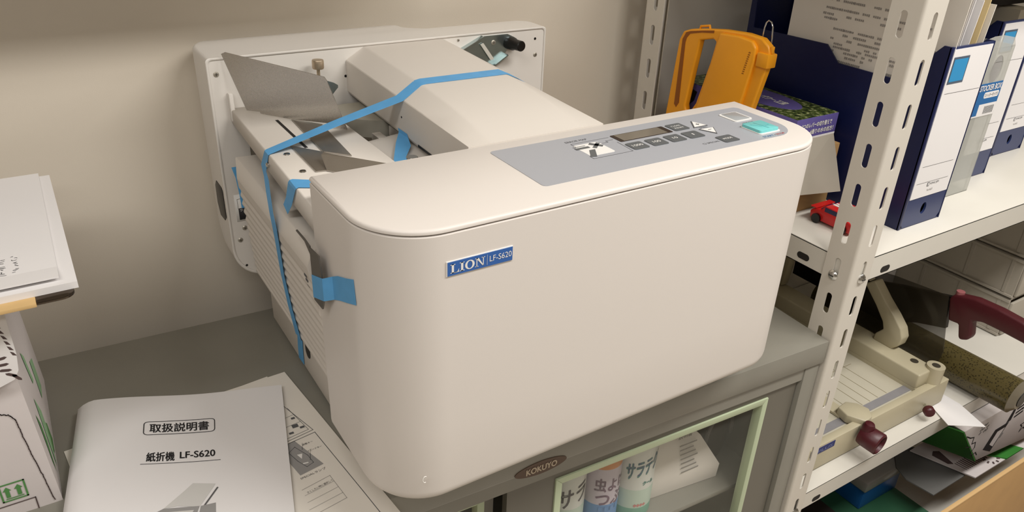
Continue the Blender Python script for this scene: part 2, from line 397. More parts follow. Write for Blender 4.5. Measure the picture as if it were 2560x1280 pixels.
for k in range(7): g.box(-0.018, 0.020-0.004*(k % 3), -0.0300+0.0022*k, -0.0296+0.0022*k, 0.045+0.008*k, 0.0475+0.008*k)
g.use(INKK); g.text('説明書', (-0.02, -0.012, 0.106), XA, ZA, 0.03, 0.009)
g.use(M('orange_seal', (196, 120, 48), 0.5)); g.box(-0.05, 0.005, 0.003, 0.004, 0.118, 0.15)
g.build('print_lines', t)
t = thing('dark_storage_bag', 'dark brown bag in the shadow beside the white packet', 'bag', tuple(cabw(-0.088, 0.145, -0.302)), rotz=CT, local=True)
g = G(M('dark_brown_bag', (52, 38, 30), 0.7)); g.lathe((0, 0, 0.001), ZA, [(0.036, 0), (0.042, 0.03), (0.043, 0.12), (0.040, 0.16), (0.030, 0.19), (0.01, 0.20)], 24); g.build('bag_body', t)
g = G(M('grey_strap', (110, 104, 98), 0.6)); g.tube([(0.030*math.cos(a), -0.036-0.004*math.sin(a), 0.05+0.07*math.sin(a)) for a in [math.pi*i/10 for i in range(11)]], 0.004); g.build('strap', t)
g = G(KRAFT); g.box(-0.9, -0.62, 0.10, 0.34, -0.302, -0.13, 0.002)
o = bpy.data.objects; t = thing('cardboard_box', 'plain cardboard box at the dark left end of the cabinet', 'box', tuple(cabw(-0.76, 0.22, -0.302)), rotz=CT, local=True)
g = G(KRAFT); g.box(-0.12, 0.12, -0.1, 0.12, 0.001, 0.15, 0.002); g.build('box_body', t)

# ------------------------------------------------------------------ paper folding machine
LM = (0.32, -0.30, 0.0)
mc = thing('paper_folding_machine', 'large off-white desktop paper folding machine with grey control panel, taped up', 'office machine', LM)
def tz(y): return -0.037*(-y-0.051)
# front cover outline (plan)
def plan(ins, rb=0.003):
    x0, x1, y1, y0 = 0.0+ins, 0.6545-ins, -0.3653-ins*0.3, -0.547+ins; R = 0.075-ins; P = []
    P.append((x1, y1)); P.append((x0, y1))
    for i in range(17):
        a = math.radians(180+90*i/16); P.append((x0+R+R*math.cos(a), y0+R+R*math.sin(a)))
    for i in range(17):
        a = math.radians(270+90*i/16); P.append((x1-R+R*math.cos(a), y0+R+R*math.sin(a)))
    return P
COVER = (0.931, Vector((-0.01653, -0.07880, 0.04806))); UNIT[0] = COVER   # cover parts are dimensioned in their own units
YB = -0.4189
g = G(WHITE_P); L = []
rb = 0.020
for i in range(7):
    a = math.radians(90*i/6); L.append((rb*(1-math.sin(a)), 0.012+rb*(1-math.cos(a))))
L += [(0, 0.12), (0, 0.24), (0, 0.3598), (0.0006, 0.3608), (0.0060, 0.3610)]
g.rings([[(x, y, z) for x, y in plan(i)] for i, z in L]); fc = g.build('front_cover', mc, ang=28)
g = G(WHITE_P); L = [(0.0060, 0.3624), (0.0008, 0.3624), (0.0, 0.3632), (0.0, 0.3652), (0.0008, 0.3668), (0.0022, 0.3678), (0.004, 0.3681)]
g.rings([[(x, y, z) for x, y in plan(i)] for i, z in L]); g.build('cover_lid', mc, ang=40)
g = G(M('clear_bump', (240, 238, 232), 0.15)); g.tube([(0.0445+0.0035*math.cos(a)*0.8, -0.5472, 0.0585+0.0045*math.sin(a)) for a in [1.0+k*0.5 for k in range(9)]], 0.0005, 8); lab(g.build('moulding_mark', fc), 'tiny shiny curved mark near the lower left')
# badge
BY = -0.5470
g = G(INKW); g.box(0.0722, 0.1492, BY-0.0010, BY+0.001, 0.3140, 0.3308)
g.use(BADGE); g.box(0.0732, 0.1488, BY-0.0014, BY, 0.3146, 0.3300)
bd = g.build('name_plate', mc, smooth=False); g = G(INKW)
def strokes(g, o, sc, polys):
    for p in polys: g.flat([(x*sc, y*sc) for x, y in p], o, XA, ZA, 0.0003)
oB = (0.0762, BY-0.0014, 0.3174); sc = 0.0098
Lp = [[(0, 0), (1.0, 0), (1.0, .08), (0, .08)], [(0.14, 0), (0.40, 0), (0.40, 1), (0.14, 1)], [(0, .92), (.56, .92), (.56, 1), (0, 1)], [(.95, .08), (.80, .08), (.97, .36), (1.0, .36)], [(.4, .08), (.82, .08), (.7, .04), (.4, .04)]]
def shift(ps, dx): return [[(x+dx, y) for x, y in p] for p in ps]
Ip = [[(0, 0), (.56, 0), (.56, .08), (0, .08)], [(.15, 0), (.41, 0), (.41, 1), (.15, 1)], [(0, .92), (.56, .92), (.56, 1), (0, 1)]]
Op = []
for k in range(24):
    a, b = 2*math.pi*k/24, 2*math.pi*(k+1)/24
    Op.append([(.56+.56*math.cos(a), .5+.53*math.sin(a)), (.56+.56*math.cos(b), .5+.53*math.sin(b)), (.56+.30*math.cos(b), .5+.43*math.sin(b)), (.56+.30*math.cos(a), .5+.43*math.sin(a))])
Np = [[(0, 0), (.4, 0), (.4, .07), (0, .07)], [(.15, 0), (.25, 0), (.25, 1), (.15, 1)], [(0, .93), (.35, .93), (.35, 1), (0, 1)], [(.12, 1), (.42, 1), (1.02, 0), (.9, 0)], [(.92, 0), (1.02, 0), (1.02, 1), (.92, 1)], [(.76, .93), (1.18, .93), (1.18, 1), (.76, 1)]]
strokes(g, oB, sc, Lp+shift(Ip, 1.06)+shift(Op, 1.68)+shift(Np, 2.86))
g.box(0.1182, 0.1184, BY-0.0018, BY-0.0014, 0.3165, 0.3282)
g.text('LF-S620', (0.1212, BY-0.0014, 0.3196), XA, ZA, 0.0262, 0.0066)
g.build('plate_lettering', bd, smooth=False, recalc=False)
# control panel on the lid
TZ = 0.3681
cp = G(PANEL); pr = rrect(0.2135, 0.6300, -0.5070, -0.3880, (0.008, 0.006, 0.006, 0.040), 8)
cp.prism(pr, 'Z', TZ-0.0005, TZ+0.0005); cp = cp.build('control_panel', mc)
T0 = TZ+0.0005
def pl(g, pts, w=0.0007): g.line(pts, w, (0, 0, T0), XA, YA, 0.0002)
g = G(INKG)
g.text('ERROR MAP', (0.3148, -0.4062, T0), XA, YA, 0.033, 0.0048, 0.0002)
pl(g, [(0.3768, -0.4115), (0.3178, -0.4115), (0.3178, -0.4223), (0.3128, -0.4223)])
pl(g, [(0.3768, -0.4205), (0.3655, -0.4205), (0.3655, -0.4255), (0.356, -0.4255)])
pl(g, [(0.3765, -0.4300), (0.3742, -0.4640), (0.3140, -0.4640), (0.3140, -0.4560)])
g.use(INKW); g.prism(rrect(0.3160, 0.3540, -0.4560, -0.4175, 0.004), 'Z', T0-0.0002, T0+0.0002)
g.use(KEY)
for q in (((0.312, -0.4265), (0.333, -0.4265), (0.333, -0.4320), (0.312, -0.4320)), ((0.3135, -0.4225), (0.331, -0.4225), (0.331, -0.4240), (0.3135, -0.4240)),
          ((0.337, -0.422), (0.349, -0.4355), (0.354, -0.431), (0.342, -0.4175)), ((0.335, -0.433), (0.351, -0.4195), (0.354, -0.4235), (0.339, -0.437)),
          ((0.326, -0.4385), (0.335, -0.4385), (0.322, -0.4600), (0.314, -0.4575))):
    g.flat(q, (0, 0, T0), XA, YA, 0.0004)
g.build('error_map_print', cp, smooth=False, recalc=False)
g = G(INKG)
g.use(INKG); g.text('□ SPECIAL', (0.4715, -0.4875, T0), XA, YA, 0.028, 0.0042, 0.0002)
g.build('caption_print', cp, smooth=False, recalc=False); g = G(INKG)
g.text('SPEED', (0.512, -0.4385, T0), XA, YA, 0.014, 0.0035, 0.0002)
g.build('caption_print', cp, smooth=False, recalc=False); g = G(INKG)
g.text('TEST', (0.5820, -0.4515, T0), XA, YA, 0.0210, 0.0048, 0.0002)
g.build('caption_print', cp, smooth=False, recalc=False); g = G(INKB)
g.use(INKB).text('START', (0.5640, -0.5035, T0), XA, YA, 0.0195, 0.0046, 0.0002)
g.use(INKG).text('/', (0.5850, -0.5035, T0), XA, YA, 0.0018, 0.0046, 0.0002)
g.use(INKR).text('STOP', (0.5885, -0.5035, T0), XA, YA, 0.0160, 0.0046, 0.0002)
g.build('caption_print', cp, smooth=False, recalc=False)
g = G(LCDF); g.prism(rrect(0.3810, 0.4690, -0.4325, -0.4085, 0.002), 'Z', T0, T0+0.0006)
g.use(LCD); g.box(0.3865, 0.4600, -0.4318, -0.4100, T0+0.0002, T0+0.0009); lab(g.build('display', cp), 'narrow grey liquid crystal display')
for (st, x0, x1, y0, y1, tw, th) in (('1000', .3788, .4030, -.4634, -.4412, .0165, .0055), ('100', .4100, .4343, -.4638, -.4412, .0120, .0055), ('10', .4415, .4655, -.4637, -.4412, .0075, .0055),
                                     ('1', .4722, .4975, -.4638, -.4415, .0018, .0055), ('MODE', .5025, .5280, -.4954, -.4736, .0155, .0042)):
    g = G(KEY); g.prism(rrect(x0, x1, y0, y1, 0.0028), 'Z', T0, T0+0.0009)
    g.use(INKW).text(st, ((x0+x1)/2-tw/2, (y0+y1)/2-th/2, T0+0.0009), XA, YA, tw, th, 0.0002, bold=0.00012); g.build('key', cp, smooth=False)
g = G(KEY); g.prism(rrect(.4742, .4998, -.4323, -.4083, 0.0028), 'Z', T0, T0+0.0009)
g.use(INKW).text('CLEAR', (0.4790, -0.4188, T0+0.0009), XA, YA, 0.016, 0.0040, 0.0002); g.text('RESET', (0.4790, -0.4265, T0+0.0009), XA, YA, 0.016, 0.0040, 0.0002); g.build('key', cp, smooth=False)
for tri, st in ((((.5212, -.4098), (.5305, -.4332), (.5050, -.4332)), '+'), (((.5062, -.4408), (.5322, -.4420), (.5175, -.4640)), '-')):
    g = G(INKG); g.prism(tri, 'Z', T0, T0+0.0007); cx = sum(p[0] for p in tri)/3; cy = sum(p[1] for p in tri)/3
    g.use(INKW); g.prism([(cx+(x-cx)*0.82, cy+(y-cy)*0.82) for x, y in tri], 'Z', T0, T0+0.0011)
    g.use(INKG)
    if st == '+': g.flat([(cx-.0005, cy-.003), (cx+.0005, cy-.003), (cx+.0005, cy+.003), (cx-.0005, cy+.003)], (0, 0, T0+0.0011), XA, YA)
    g.flat([(cx-.003, cy-.0005), (cx+.003, cy-.0005), (cx+.003, cy+.0005), (cx-.003, cy+.0005)], (0, 0, T0+0.0011), XA, YA)
    g.build('arrow_key', cp, smooth=False)
for nm, x0, x1, y0, y1, mt, lb in (('test_key', .5765, .6105, -.4402, -.4065, CLEARK, 'pale grey key in a white rim'), ('start_key', .5668, .6065, -.4938, -.4568, TURQ, 'turquoise key with engraved lines')):
    g = G(INKW); g.prism(rrect(x0, x1, y0, y1, 0.004), 'Z', T0, T0+0.0012)
    dx = 0.0022 if nm == 'test_key' else -0.0008
    hh = 0.0016 if nm == 'test_key' else 0.0050
    g.use(mt); g.prism(rrect(x0+max(dx, 0)+.0012, x1-0.0022, y0+0.0022, y1-0.0012, 0.003), 'Z', T0, T0+hh, 0.0005)
    if nm == 'start_key':
        g.use(M('turquoise_engraving', (88, 176, 180), 0.4)); cx = (x0+x1)/2; cy = (y0+y1)/2
        g.line([(cx+.002, cy-.012), (cx-.002, cy+.012)], 0.0008, (0, 0, T0+hh), XA, YA)
        g.line([(cx-.012, cy+.008), (cx-.003, cy-.004)], 0.0007, (0, 0, T0+hh), XA, YA); g.line([(cx+.004, cy-.004), (cx+.012, cy-.002)], 0.0007, (0, 0, T0+hh), XA, YA)
    lab(g.build(nm, cp), lb)

UNIT[0] = None
# rear unit (slices along Y)
def rear_slice(y, ins=0.0):
    xl = -0.029; xr = 0.5225; zb = 0.087; zt = 0.4269
    if y > 0.020: xl += 0.046-math.sqrt(max(0.046**2-(y-0.020)**2, 0))
    if y > -0.015 and y <= 0.0085: xr -= 0.024-math.sqrt(max(0.024**2-(y+0.015)**2, 0)); xr = min(xr, 0.5225)
    if y > 0.0085: xr = 0.335-0.035*math.sin(min((y-0.0085)/0.03, 1)*math.pi/2)
    if y > 0.045: xr -= 0.030*(1-math.cos(min((y-0.045)/0.021, 1)*math.pi/2))
    if y > 0: zb += 0.075*(y/0.066)**1.3
    if y > 0.050: zt -= 0.004*((y-0.05)/0.016)**2
    return [(x, y, z) for x, z in rrect(xl+ins, xr-ins, zb+ins, zt-ins, (0.006, 0.006, 0.050, 0.040), 8)]
g = G(REAR_P)
Y0 = -0.0511
g.rings([rear_slice(Y0+0.0018, 0.0034), rear_slice(Y0+0.0018, 0.0032), rear_slice(Y0+0.0002, 0.0030), rear_slice(Y0-0.0004, 0.0022), rear_slice(Y0-0.0004, 0.0008), rear_slice(Y0+0.0004)]
        + [rear_slice(y) for y in (-0.03, -0.016, -0.009, -0.002, 0.003, 0.0065, 0.0083, 0.0086, 0.012, 0.018, 0.024, 0.030, 0.037, 0.044, 0.050, 0.056, 0.060, 0.0635, 0.0656)])
ru = g.build('rear_unit', mc, ang=40)
YF = Y0+0.0018
SCREWM = M('screw_zinc', (178, 172, 160), 0.4, 0.5)
def screw(g, x, z, y=YF, r=0.0035):
    g.use(SCREWM); g.lathe((x, y+0.0004, z), (0, -1, 0), [(r, 0), (r, 0.0008), (r*0.7, 0.0018), (0.0001, 0.0020)], 16)
    g.use(M('screw_slot', (96, 90, 80), 0.6)); g.flat([(-r*.6, -r*.12), (r*.6, -r*.12), (r*.6, r*.12), (-r*.6, r*.12)], (x, y-0.0018, z), XA, ZA); g.flat([(-r*.12, -r*.6), (r*.12, -r*.6), (r*.12, r*.6), (-r*.12, r*.6)], (x, y-0.0018, z), XA, ZA)
for x, z in ((-0.0167, 0.4043), (0.5039, 0.3812), (-0.0157, 0.1526), (0.356, 0.4180), (-0.007, 0.171)):
    g = G(CHROME); screw(g, x, z, r=0.0038 if x != 0.356 else 0.0022); g.build('screw', ru)
for x, z, r in ((0.5022, 0.4080, 0.0022), (-0.0116, 0.1082, 0.0018), (0.1665, 0.4000-0.018, 0.002)):
    g = G(BLACK); g.cyl((x, YF+0.001, z), (x, YF-0.0004, z), r, n=14); g.build('screw_hole', ru)
g = G(BLACK); g.prism([(-0.042, 0.232), (-0.036, 0.236), (-0.006, 0.236), (0.004, 0.226), (0.006, 0.196), (-0.004, 0.178), (-0.030, 0.180), (-0.042, 0.190)], 'X', -0.0300, -0.0200, 0.0008)
lab(g.build('power_inlet', ru), 'black power inlet on the left flank')
g = G(INKW); g.box(-0.0165, 0.022, YF-0.0006, YF, 0.1830, 0.2260); g.use(INKK); g.box(-0.0125, 0.018, YF-0.0009, YF, 0.1855, 0.2040)
g.line([(-0.0128, 0.2040), (-0.0128, 0.2190), (0.018, 0.2190)], 0.0004, (0, YF-0.0006, 0), XA, ZA)
for k in range(3): g.text('禁禁', (-0.0050, YF-0.0006, 0.2150-0.0038*k), XA, ZA, 0.010, 0.0028)
g.use(INKW).text('ライオン', (-0.011, YF-0.0009, 0.1990), XA, ZA, 0.022, 0.0040)
lab(g.build('rating_label', ru, recalc=False), 'white and black rating sticker')
g = G(REAR_P); g.box(-0.006, 0.0, Y0-0.008, YF, 0.339+0.0, 0.378, 0.001); g.box(-0.004, 0.012, Y0-0.006, YF, 0.345, 0.352, 0.001); g.build('guide_bracket', ru)
# zinc bracket and black knob on the right
br = [(0.3605, 0.4035), (0.3983, 0.4205), (0.4470, 0.4205), (0.4608, 0.4142), (0.4424, 0.3897), (0.4168, 0.3745), (0.3860, 0.3790)]
g = G(ZINC); g.prism(br, 'Y', YF-0.0015, YF)
g.prism([(0.4424, 0.3897), (0.4168, 0.3745), (0.4180, 0.3728), (0.4436, 0.3880)], 'Y', YF-0.012, YF)
g.prism([(0.3605, 0.4035), (0.3983, 0.4205), (0.3975, 0.4220), (0.3597, 0.4050)], 'Y', YF-0.010, YF)
lab(g.build('zinc_bracket', ru, smooth=False), 'shiny zinc plate bracket')
g = G(M('pale_lever', (205, 202, 192), 0.35)); g.slab([(0.3940, YF-0.004, 0.4085), (0.3995, YF-0.004, 0.4105), (0.4200, YF-0.004, 0.3835), (0.4140, YF-0.004, 0.3815)], 0.002); g.build('lever', ru)
g = G(CHROME); screw(g, 0.4200, 0.4090, YF-0.0015, 0.0042); g.build('screw', ru)
g = G(BLACK); g.lathe((0.4500, YF-0.001, 0.4060), (0.12, -1, 0.02), [(0.0105, 0), (0.0105, 0.012), (0.0085, 0.016), (0.0085, 0.032), (0.0075, 0.0335), (0.0001, 0.034)], 28); g.build('adjusting_knob', ru)
g = G(BRONZE)
n = 48; prof = [(0.0025, 0), (0.0025, 0.014), (0.0078, 0.015), (0.0084, 0.0165), (0.0084, 0.026), (0.0078, 0.0275), (0.0001, 0.028)]
g.lathe((0.1185, -0.070, 0.388), (0.02, 0.0, 1), prof, n)
lab(g.build('knurled_knob', mc), 'small brass-coloured knurled knob')

# bridge (raised cover between rear unit and front cover)
def bridge(y, drop=0.0):
    w = (-y-0.051)/0.368; d = -0.0126*w
    P = [(0.1680, 0.3600), (0.1680, 0.4030), (0.1683, 0.4046), (0.1692, 0.4058), (0.1960, 0.4216), (0.1985, 0.4226), (0.2010, 0.4229), (0.3255, 0.4229), (0.3275, 0.4226), (0.3300, 0.4216), (0.3590, 0.4058), (0.3602, 0.4046), (0.3605, 0.4030), (0.3605, 0.300), (0.357, 0.300), (0.357, 0.356), (0.1700, 0.3560)]
    return [(x, y, z+d-(drop*(z-0.4046) if z > 0.4046 else 0)) for x, z in P]
g = G(WHITE_S); g.rings([bridge(y, dr) for y, dr in ((Y0+0.0016, 0), (-0.15, 0.05), (-0.25, 0.15), (-0.30, 0.25), (-0.34, 0.40), (-0.37, 0.58), (-0.395, 0.80), (-0.4190, 1.0))]); bg = g.build('bridge_cover', mc, ang=20)
g = G(BLACK); g.prism([(-0.2897, 0.3530), (-0.3300, 0.3520), (-0.3300, 0.3490), (-0.2897, 0.3500)], 'X', 0.1673, 0.1682); g.build('side_slot', bg)
g = G(BLACK); g.cyl((0.1676, -0.2410, 0.3748), (0.1682, -0.2410, 0.3748), 0.0014, n=10); g.build('screw_hole', bg)
# feed table (left beam)
def tabz(y): return 0.3553+0.0030*(-y-0.051)/0.368
def beam(y):
    w = (-y-0.051)/0.368; x0 = -0.0046-0.0124*w; zt = tabz(y); zb = 0.3350-0.0055*w; x1 = 0.1120
    return [(x0, y, zb), (x0, y, zt-0.0018), (x0+0.0006, y, zt-0.0005), (x0+0.0020, y, zt), (x1, y, zt), (x1, y, zt-0.004), (x0+0.01, y, zt-0.004), (x0+0.008, y, zb)]
g = G(WHITE_S); g.rings([beam(y) for y in (-0.0505, -0.15, -0.25, YB)])
g.use(DARK)
def ontable(g, pts, off): g.face([(x, y, tabz(y)+off) for x, y in pts])
ontable(g, [(0.0345, -0.128), (0.0385, -0.128), (0.0380, -0.250), (0.0340, -0.250)], 0.0003)
fb = g.build('feed_table', mc, ang=50, recalc=False)
for x, y in ((0.0080, -0.261), (0.0065, -0.323)):
    g = G(CHROME); z = tabz(y); g.lathe((x, y, z), ZA, [(0.0042, 0), (0.0038, 0.0010), (0.0001, 0.0014)], 16); g.use(DARK); g.box(x-0.0028, x+0.0028, y-0.0005, y+0.0005, z+0.0010, z+0.0016); g.build('screw', fb)
g = G(CHROME); g.lathe((-0.0115, -0.247, 0.3420), (-1, 0, 0), [(0.0034, 0), (0.0034, 0.0016), (0.002, 0.0030), (0.0001, 0.0034)], 16); g.build('screw', fb)
def strip_z(g, x0, x1, y0, y1, zt, th=0.004):
    g.rings([[(x0, y, zt-th), (x0, y, zt), (x1, y, zt), (x1, y, zt-th)] for y in (y0, y1)])
g = G(WHITE_S); strip_z(g, 0.1125, 0.1235, YB, -0.205, 0.3450, 0.10); g.build('roller_plate', mc)
g = G(WHITE_S); g.rings([[(0.1290, y, 0.24), (0.1290, y, 0.334), (0.1320, y, 0.338), (0.20, y, 0.345), (0.30, y, 0.345), (0.30, y, 0.24)] for y in (YB, -0.32, -0.212)])
g.box(0.146, 0.158, -0.214, -0.190, 0.330, 0.3405); g.box(0.176, 0.30, -0.214, -0.180, 0.330, 0.3440)
g.build('roller_cover', mc, ang=50)
g = G(M('inner_grey_plate', (160, 155, 142), 0.5))
g.rings([[(0.112+0.0085*k, -0.120-0.055*math.sin(math.pi*k/16), z) for k in range(9)]+[(0.25, -0.12, z), (0.25, -0.08, z), (0.112, -0.08, z)] for z in (0.20, 0.350)])
g.build('curved_guide', mc, ang=50)
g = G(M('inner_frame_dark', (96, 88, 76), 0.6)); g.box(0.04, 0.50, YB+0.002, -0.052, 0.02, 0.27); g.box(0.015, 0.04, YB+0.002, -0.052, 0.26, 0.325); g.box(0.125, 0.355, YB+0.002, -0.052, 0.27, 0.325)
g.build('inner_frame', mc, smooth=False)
g = G(CHROME); g.lathe((0.1500, -0.3080, 0.3330), ZA, [(0.008, 0), (0.0085, 0.001), (0.0085, 0.011), (0.007, 0.013), (0.0001, 0.0132)], 30); lab(g.build('knurled_knob', mc), 'knurled knob half hidden behind the cover')
# steel wings
n2 = Vector((-0.1312, -0.0935, 0)).normalized()
W1 = [(-0.0072, -0.0535, 0.4322), (-0.0034, -0.0587, 0.4352), (0.0871, -0.1857, 0.4234), (0.0894, -0.1888, 0.4187), (0.1045, -0.2101, 0.3580), (0.0913, -0.1916, 0.3580), (0.0880, -0.1869, 0.3620), (0.0524, -0.1370, 0.3580), (0.0247, -0.0981, 0.3580), (0.0237, -0.0967, 0.3605), (0.0110, -0.0789, 0.3590)]
def plate(g, P, nrm, th=0.0012):
    n = Vector(nrm).normalized()*th/2; g.rings([[Vector(p)-n for p in P], [Vector(p)+n for p in P]])
g = G(STEEL); plate(g, W1, n2)
lab(g.build('steel_guide_wing', mc, smooth=False), 'tall brushed steel guide plate')
def foot(P, nm, lb):
    g = G(DSTEEL); g.rings([[(x, y, tabz(y)+0.0004) for x, y in P], [(x, y, tabz(y)+0.0016) for x, y in P]])
    return lab(g.build(nm, mc, smooth=False), lb)
foot([(0.0541, -0.1360), (0.0829, -0.1750), (0.0735, -0.3030), (0.0480, -0.2740)], 'wing_foot', 'flat steel foot of the tall plate')
foot([(0.0200, -0.2360), (0.0478, -0.2755), (0.0310, -0.3350), (0.0185, -0.3330)], 'wing_foot', 'flat steel foot of the front plate')
W2 = [(0.0344, -0.3098, 0.3662), (0.0354, -0.3060, 0.3674), (0.0387, -0.3031, 0.3680), (0.0848, -0.3606, 0.3680), (0.1040, -0.3846, 0.3680), (0.0957, -0.4170, 0.3588), (0.0305, -0.3360, 0.3588)]
g = G(DSTEEL); plate(g, W2, (Vector(W2[3])-Vector(W2[2])).cross(Vector(W2[6])-Vector(W2[2])))
lab(g.build('steel_guide_wing', mc, smooth=False), 'low brushed steel guide plate by the lid')
g = G(ZINC); g.prism([(0.085, 0.358), (0.085, 0.402), (0.1177, 0.3940), (0.1290, 0.3895), (0.1350, 0.3855), (0.1350, 0.3820), (0.1310, 0.3780), (0.1200, 0.366), (0.113, 0.358)], 'Y', -0.1015, -0.100)
lab(g.build('stop_plate', mc, smooth=False), 'rounded steel plate behind the tall wing')
# ribbed stacker tray on the left side, leaning in at its foot
g = G(WHITE_S); NZ = 120; zt = 0.288; zb = 0.106
def trayx(z):
    ph = (zt-z)/(zt-zb)
    return -0.0275+0.132*(zt-z)+0.0020*(0.5-0.5*math.cos(ph*2*math.pi*12))*(1 if 0.08 < ph < 0.97 else 0)
prof = [(trayx(zt-(zt-zb)*k/NZ), zt-(zt-zb)*k/NZ) for k in range(NZ+1)]
outer = [(0.014, 0.3060), (-0.0180, 0.3070), (-0.0200, 0.3062)]+prof+[(0.0000, 0.1010), (0.0165, 0.1010), (0.0165, 0.13)]
def tray_rear(z): return -0.112 if z > 0.299 else (-0.142+0.072*(0.296-min(z, 0.296))/0.190)
g.rings([[(x, tray_rear(z), z) for x, z in outer], [(x, -0.4185, z) for x, z in outer]])
g.build('stacker_tray', mc, ang=60)
g = G(INKG)
for k in range(5): g.box(-0.0262+0.0009*k, -0.0256+0.0009*k, -0.400-0.001*k, -0.392-0.001*k, 0.278-0.006*k, 0.2805-0.006*k)
g.build('tray_marking', mc, smooth=False)
# base body
g = G(WHITE_S); g.box(0.0168, 0.56, -0.4200, -0.056, 0.008, 0.20, 0.002); bs = g.build('base_body', mc)
g = G(BLACK); g.prism(obround(-0.232, 0.056, 0.020, 0.034), 'X', 0.0162, 0.030); lab(g.build('hand_hole', bs), 'black oval hand hole')
for x in (0.05, 0.53):
    for y in (-0.08, -0.39):
        g = G(BLACK); g.cyl((x, y, 0), (x, y, 0.010), 0.012); g.build('rubber_foot', bs)
# steel side plate by the front cover
g = G(M('dark_side_steel', (112, 108, 102), 0.42, 0.5)); Xs = -0.0250
g.prism([(-0.4277, 0.3157), (-0.4549, 0.3186), (-0.4582, 0.3072), (-0.4620, 0.2716), (-0.4534, 0.2542), (-0.4278, 0.2529)], 'X', Xs-0.0008, Xs+0.0008)
g.prism([(-0.3845, 0.3165), (-0.3858, 0.3185), (-0.4120, 0.3190), (-0.4280, 0.3175), (-0.4280, 0.3080), (-0.4120, 0.3165)], 'X', Xs-0.0008, Xs+0.0008)
lab(g.build('side_stop_plate', mc, smooth=False), 'dark steel plate beside the front cover')

# ------------------------------------------------------------------ blue tapes
def tape(label, pairs, loc, th=0.0003, extra=None):
    g = G(TAPE); g.ribbon(pairs, th)
    if extra: extra(g)
    return tag(g.build('masking_tape', loc=loc, ang=25), label, 'tape', 'blue tape strips on the folding machine')
bz = 0.0006
tape('long blue tape strip from the raised cover over the feed table and ribbed tray', [
    ((0.3612, -0.2230, 0.3900), (0.3612, -0.2450, 0.3890)), ((0.3612, -0.2225, 0.3985), (0.3612, -0.2450, 0.3975)), ((0.3450, -0.2205, 0.4076), (0.3450, -0.2430, 0.4066)), ((0.3275, -0.2190, 0.4155), (0.3275, -0.2420, 0.4143)),
    ((0.2700, -0.2185, 0.4156), (0.2700, -0.2410, 0.4144)), ((0.2061, -0.2180, 0.4156), (0.2056, -0.2400, 0.4144)), ((0.1980, -0.2190, 0.4146), (0.1970, -0.2410, 0.4134)), ((0.1680, -0.2260, 0.3995), (0.1665, -0.2490, 0.3987)),
    ((0.0800, -0.2310, 0.3800), (0.0790, -0.2520, 0.3798)), ((-0.0095, -0.2370, 0.3582), (-0.0100, -0.2545, 0.3582)), ((-0.0117, -0.2370, 0.3570), (-0.0122, -0.2545, 0.3570)), ((-0.0120, -0.2144, 0.3315), (-0.0124, -0.2354, 0.3296)),
    ((-0.0145, -0.2312, 0.3224), (-0.0145, -0.2511, 0.3240)), ((-0.0218, -0.2617, 0.3141), (-0.0218, -0.2800, 0.3200)), ((-0.0292, -0.2955, 0.3031), (-0.0296, -0.3130, 0.3080)), ((-0.0296, -0.3032, 0.2855), (-0.0300, -0.3220, 0.2900)),
    ((-0.0250, -0.2890, 0.2620), (-0.0256, -0.3080, 0.2660)), ((-0.0176, -0.2684, 0.2055), (-0.0184, -0.2860, 0.2100)), ((-0.0102, -0.2569, 0.1495), (-0.0110, -0.2770, 0.1550)), ((-0.0040, -0.2560, 0.1010), (-0.0048, -0.2790, 0.1070)),
    ((0.0080, -0.2150, 0.0720), (0.0070, -0.2380, 0.0760)), ((0.0158, -0.1897, 0.0526), (0.0158, -0.2120, 0.0560)), ((0.0158, -0.1860, 0.0300), (0.0158, -0.2090, 0.0310)), ((0.0158, -0.1851, 0.0107), (0.0158, -0.2086, 0.0119))], (0.15, -0.22, 0.40))
tape('short blue tape strip folded over the feed table edge beside the lid corner', [
    ((0.0300, -0.3700, 0.3590), (0.0300, -0.3920, 0.3590)), ((-0.0120, -0.3435, 0.3592), (-0.0135, -0.3690, 0.3592)), ((-0.0150, -0.3430, 0.3585), (-0.0162, -0.3690, 0.3585)), ((-0.0166, -0.3420, 0.3560), (-0.0172, -0.3680, 0.3560)), ((-0.0170, -0.3290, 0.3330), (-0.0176, -0.3500, 0.3310)), ((-0.0182, -0.3190, 0.3200), (-0.0186, -0.3340, 0.3140))], (0.01, -0.36, 0.36))
tape('folded blue tape strip holding the steel side plate to the front cover', [
    ((-0.0262, -0.4283, 0.2840), (-0.0262, -0.4280, 0.2560)), ((-0.0263, -0.4632, 0.2965), (-0.0263, -0.4632, 0.2695)), ((-0.0230, -0.4645, 0.2970), (-0.0230, -0.4645, 0.2700)), ((-0.0174, -0.4690, 0.2995), (-0.0174, -0.4700, 0.2725)),
    ((-0.0172, -0.4850, 0.3080), (-0.0172, -0.4860, 0.2800)), ((-0.0172, -0.5080, 0.3170), (-0.0172, -0.5080, 0.2890)), ((-0.0165, -0.5270, 0.3250), (-0.0165, -0.5300, 0.2980))], (-0.02, -0.48, 0.28), 0.0004)
tape('blue tape strip hanging inside the machine under the raised cover', [
((0.1675, -0.2294, 0.3570), (0.1675, -0.2574, 0.3570)), ((0.1660, -0.2350, 0.3530), (0.1670, -0.2620, 0.3530)), ((0.1520, -0.2560, 0.3470), (0.1640, -0.2760, 0.3475)), ((0.1300, -0.2980, 0.3440), (0.1450, -0.3020, 0.3450)), ((0.1200, -0.3200, 0.3440), (0.1360, -0.3240, 0.3450))], (0.158, -0.24, 0.33))

